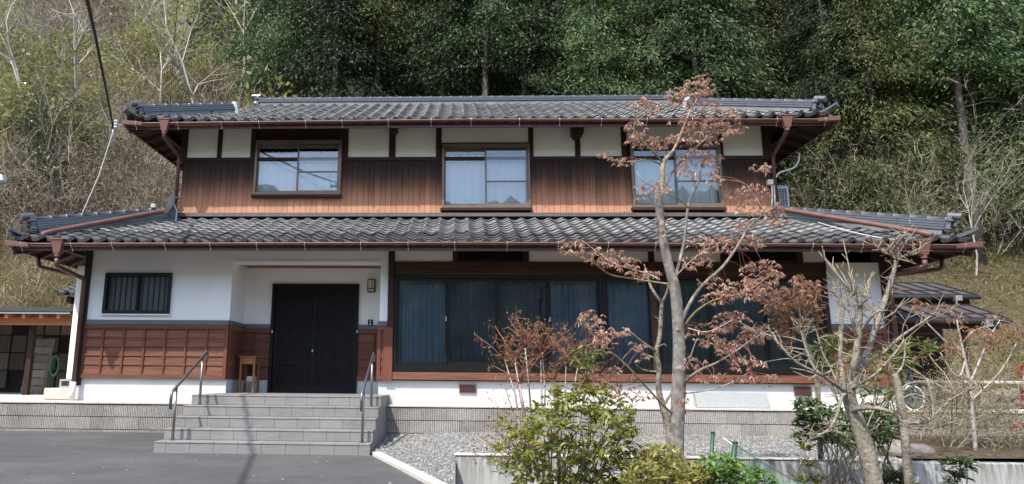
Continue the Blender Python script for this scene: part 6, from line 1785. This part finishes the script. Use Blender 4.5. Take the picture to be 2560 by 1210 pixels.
stems([(1462,1150,1465,880,0),(1460,960,1442,895,0),(1462,950,1488,890,.05)], 6.6, ly, M['twig_green'], .008, gs_)
# sprawling weak shrub at the left foot of the nandina
lw = thing('sprawling_shrub', tuple(P(1290,1200,6.8)), 'sparse sprawling shrub with tiny leaves hanging over the pale concrete wall', 'shrub')
sp_ = [(1330,1180,1235,1000,.1),(1330,1180,1260,960,.0),(1320,1180,1225,1050,-.1),(1320,1180,1180,1130,-.2),(1310,1190,1200,1090,-.1),(1330,1180,1290,940,.1),(1320,1180,1250,1060,.2),(1310,1180,1245,1110,0)]
stems(sp_, 6.8, lw, M['red_stem'], .006, gs_)
cc = []
for x0, y0, x1, y1, dy in sp_:
    for _ in range(60):
        t = gs_.uniform(.35, 1.05); cc.append(tuple(P(x0+(x1-x0)*t+gs_.gauss(0,14), y0+(y1-y0)*t+gs_.gauss(0,12), 6.8+dy*t+gs_.gauss(0,.08))))
c_ = np.array(cc); n = len(c_)
v, f = leaf_geo(c_, g_.normal(size=(n,3)), g_.uniform(.02,.05,n), g_.uniform(.009,.018,n), g_); np_obj('leaves', v, f, M['nandina_leaf'], lw)

yh = thing('yellow_hedge', tuple(P(1660,1300,5.9)), 'yellow green clipped shrub at the foot of the maple', 'shrub')
shrub_leaves([(1640,1180,80,40,100),(1700,1190,70,40,90),(1600,1200,50,40,50),(1740,1200,40,30,40),(1660,1140,50,20,34),(1680,1230,130,30,70),(1620,1130,20,16,10)], 5.9, 81, .075, .020, 6, M['yellow_leaf'], yh, depth=.45, up=.7)
stems([(1660+gs_.uniform(-40,40), 1300, 1665+gs_.uniform(-90,90), gs_.uniform(1130,1190), gs_.uniform(-.2,.2)) for _ in range(16)], 5.9, yh, M['twig_green'], .006, gs_)
bg = thing('bright_green_shrub', tuple(P(1830,1300,6.0)), 'bright green low shrub under the green netting', 'shrub')
shrub_leaves([(1800,1165,50,26,50),(1850,1185,60,26,60),(1780,1195,40,26,40),(1900,1200,40,20,24),(1830,1225,110,20,50)], 6.0, 83, .06, .026, 5, M['bright_leaf'], bg, depth=.35)
stems([(1830+gs_.uniform(-30,30), 1300, 1830+gs_.uniform(-60,60), gs_.uniform(1160,1200), gs_.uniform(-.2,.2)) for _ in range(10)], 6.0, bg, M['twig_green'], .005, gs_)
cmm = thing('camellia_bush', tuple(P(2090,1200,7.4)), 'dark glossy camellia bush left of the pruned trunk', 'shrub')
shrub_leaves([(2030,1030,44,26,34),(2010,1070,34,26,22),(2070,1060,50,40,34),(2060,1100,60,26,24),(2110,1080,40,40,22),(2180,1040,44,30,34),(2220,1070,40,40,34),(2190,1100,50,30,22),(2010,1010,30,14,12)], 7.4, 85, .085, .034, 5, M['dark_leaf'], cmm, depth=.5)
stems([(2090+gs_.uniform(-30,60), 1210, 2090+gs_.uniform(-80,130), gs_.uniform(1010,1110), gs_.uniform(-.3,.3)) for _ in range(22)], 7.4, cmm, M['grey_stem'], .008, gs_)
ll = thing('long_leaf_shrub', tuple(P(2070,1100,8.1)), 'light green long leaved shrub showing behind the pruned tree fork', 'shrub')
shrub_leaves([(2060,870,30,24,16),(2090,860,30,20,14),(2040,880,20,16,8),(2130,900,24,20,8),(2070,920,40,24,14),(2200,910,30,30,14),(2280,880,40,30,20),(2250,930,40,30,16),(2330,860,24,20,8),(2170,960,40,30,14),(2240,990,30,30,10)], 8.1, 87, .12, .028, 5, M['long_leaf'], ll, depth=.5)
stems([(2110+gs_.uniform(-40,120), 1160, 2110+gs_.uniform(-70,200), gs_.uniform(870,980), gs_.uniform(-.3,.3)) for _ in range(18)], 8.1, ll, M['twig_green'], .009, gs_)
# orange leaved thin tree and brush on the right bed
ot = thing('thin_orange_tree', tuple(P(2420,1120,9.6)), 'thin grey tree with sparse orange brown leaves at the far right', 'tree')
osk2 = limb('trunk', [(2440,1140,12),(2432,1040,11),(2424,960,10),(2412,900,9),(2404,860,7),(2392,800,4)], 9.6, M['grey_stem'], ot, 7)
for q_ in ([(2424,960,8),(2450,900,6,.2),(2470,850,4,.2),(2500,800,3,.2)], [(2412,900,6),(2370,860,5,-.1),(2320,810,3,-.1)], [(2404,860,5),(2430,830,4),(2465,815,2)], [(2430,1000,7),(2500,930,5,.3),(2540,860,3,.3)], [(2412,905,6),(2400,940,5,-.1),(2380,930,4,-.1),(2350,880,3,-.1)]): osk2 += limb('branch', q_, 9.6, M['grey_stem'], ot, 6)
pts = blob_points([(2330,770,60,14,26),(2290,750,30,10,12),(2440,830,60,20,34),(2500,850,60,24,34),(2360,860,40,20,16),(2330,890,50,16,14),(2540,820,40,30,22),(2400,790,40,14,8),(2480,790,40,14,8)], 9.6, 91, .7)
twigs_to(pts, osk2, ot, M['grey_stem'], random.Random(5), 3)
v, f = droop_leaves(pts, 92, .07, 6); np_obj('leaves', v, f, M['orange_leaf'], ot)
rl = thing('red_leaf_shrub', tuple(P(2575,1150,8.6)), 'shrub with bright red leaves at the right edge', 'shrub')
rsk = limb('trunk', [(2580,1150,8),(2570,1050,7),(2562,980,6),(2556,920,4)], 8.6, M['grey_stem'], rl, 6)
pts = blob_points([(2552,925,12,20,16),(2557,990,8,22,9),(2540,1060,18,10,6),(2580,950,16,40,20)], 8.6, 95, .3)
twigs_to(pts, rsk, rl, M['red_stem'], random.Random(6), 3)
v, f = droop_leaves(pts, 96, .05, 6); np_obj('leaves', v, f, M['red_leaf'], rl)
BR = [(2350,1085,9.9,1.0,1.4,'low tangled brown twiggy shrub behind the garden wall, left one'),(2450,1090,10.1,.9,1.3,'low tangled brown twiggy shrub in the middle of the right bed'),(2530,1090,9.9,1.1,1.3,'low tangled brown twiggy shrub at the right edge of the bed'),(2400,1020,11,1.2,1.2,'upright grey twiggy shrub in front of the stone terrace'),(2500,990,11,1.5,1.0,'upright grey twiggy shrub near the red leaves'),(2290,1060,10.6,.8,1.2,'small twiggy shrub behind the boulders')]
for i, (px_, py_, Y, H, sp, lb_) in enumerate(BR):
    p = P(px_, 1140, Y); z = .78
    (v, f), lv = twig_shrub(700+i, H*.85, sp, 16, 2, 1000, .035, .009)
    t = thing('twiggy_shrub', (p.x, Y, z), lb_, 'shrub', 'twiggy shrubs in the right bed')
    o_ = np.array([p.x, Y, z]); np_obj('twigs', v+o_, f, M['brush_twig'], t); np_obj('buds', lv[0]+o_, lv[1], M['brush_leaf'], t)
# small plants in front of the garden wall
wp = thing('glossy_seedling', tuple(P(2395,1300,7.6)), 'young glossy green plant in front of the right garden wall', 'plant')
shrub_leaves([(2380,1165,20,14,7),(2405,1150,16,14,6),(2390,1195,30,20,12),(2420,1160,16,10,4)], 7.6, 101, .10, .030, 6, M['dark_leaf'], wp, depth=.15)
stems([(2395,1300,2385,1160,0),(2395,1300,2408,1150,.05),(2395,1300,2418,1165,0)], 7.6, wp, M['twig_green'], .008, gs_)
sp1 = thing('spiky_plant', tuple(P(2240,1290,7.8)), 'dark spiky leaved plant at the foot of the right garden wall', 'plant')
shrub_leaves([(2240,1200,24,10,9),(2215,1215,20,10,6),(2265,1215,20,10,6)], 7.8, 103, .20, .022, 9, M['dark_leaf'], sp1, depth=.1, up=1.2)
stems([(2240,1290,2240,1205,0)], 7.8, sp1, M['twig_green'], .01, gs_)
sp2 = thing('palm_like_plant', tuple(P(2012,1250,7.8)), 'yellowish palm like tuft in front of the garden wall right of the net', 'plant')
shrub_leaves([(2010,1125,6,4,4),(2020,1165,8,5,4),(2060,1205,30,8,6),(2000,1200,20,8,4)], 7.8, 105, .17, .014, 12, M['yellow_leaf'], sp2, depth=.08, up=.7)
stems([(2012,1250,2010,1125,0),(2012,1250,2021,1165,0)], 7.8, sp2, M['grey_stem'], .012, gs_)

# ---- green stakes and netting
stakes = []
for (xt, yt, xb, yb, Y, w_, lb_) in ((1782,1083,1772,1290,6.4,9,'thin green garden stake left of the netting corner'),(1838,1108,1818,1290,5.8,13,'thicker green garden stake holding the netting')):
    s_ = thing('garden_stake', tuple(P(xb, yb, Y)), lb_, 'stake', 'green garden stakes')
    B().tube([P(xb, yb, Y), P(xt, yt, Y)], w_/2/F*Y, 8).obj('shaft', M['stake'], s_, smooth=True)
    tp = P(xt, yt, Y); B().tube([tp, tp+Vector((0,0,.012))], w_/2/F*Y*1.12, 8).obj('tip', M['cable'], s_)
    stakes.append((P(xb, yb, Y), P(xt, yt, Y)))
net = thing('green_net', tuple(P(1850,1290,5.9)), 'fine green garden netting sagging from the thicker stake', 'net')
A0, A1 = P(1840,1112,5.8), P(2060,1225,6.3)          # top cord
C0, C1 = P(1822,1260,5.8), P(1990,1290,6.2)
b = B(); nu, nv_ = 44, 34
def net_p(u, v):
    t = A0.lerp(A1, u); t.z -= .05*math.sin(math.pi*u); q_ = C0.lerp(C1, u)
    p = t.lerp(q_, v); p.y += .05*math.sin(6*u+5*v)*v; p.x += .015*math.sin(17*v+3*u); return p
for i in range(nu+1): b.tube([net_p(i/nu, j/8) for j in range(9)], .0011, 3, False)
for j in range(nv_+1): b.tube([net_p(i/12, j/nv_) for i in range(13)], .0011 if j else .004, 3, False)
D0, D1 = P(1776,1150,6.35), P(1836,1128,5.82); E0, E1 = P(1774,1270,6.35), P(1822,1270,5.82)
for i in range(21):
    u = i/20; t = D0.lerp(D1, u); t.z -= .04*math.sin(math.pi*u); b.tube([t, t.lerp(E0.lerp(E1, u), .5), E0.lerp(E1, u)], .0011, 3, False)
for j in range(27):
    v_ = j/26; ln = []
    for i in range(7):
        u = i/6; t = D0.lerp(D1, u); t.z -= .04*math.sin(math.pi*u); ln.append(t.lerp(E0.lerp(E1, u), v_))
    b.tube(ln, .0011 if j else .005, 3, False)
b.obj('mesh', M['net'], net)
cord = thing('white_cord', tuple(P(1838,1116,5.8)), 'short white cord tied to the top of the thicker stake', 'cord')
B().tube([P(1808,1095,6.0), P(1826,1108,5.85), P(1838,1117,5.79), P(1846,1118,5.81)], .005, 6).obj('strand', M['white_metal'], cord)
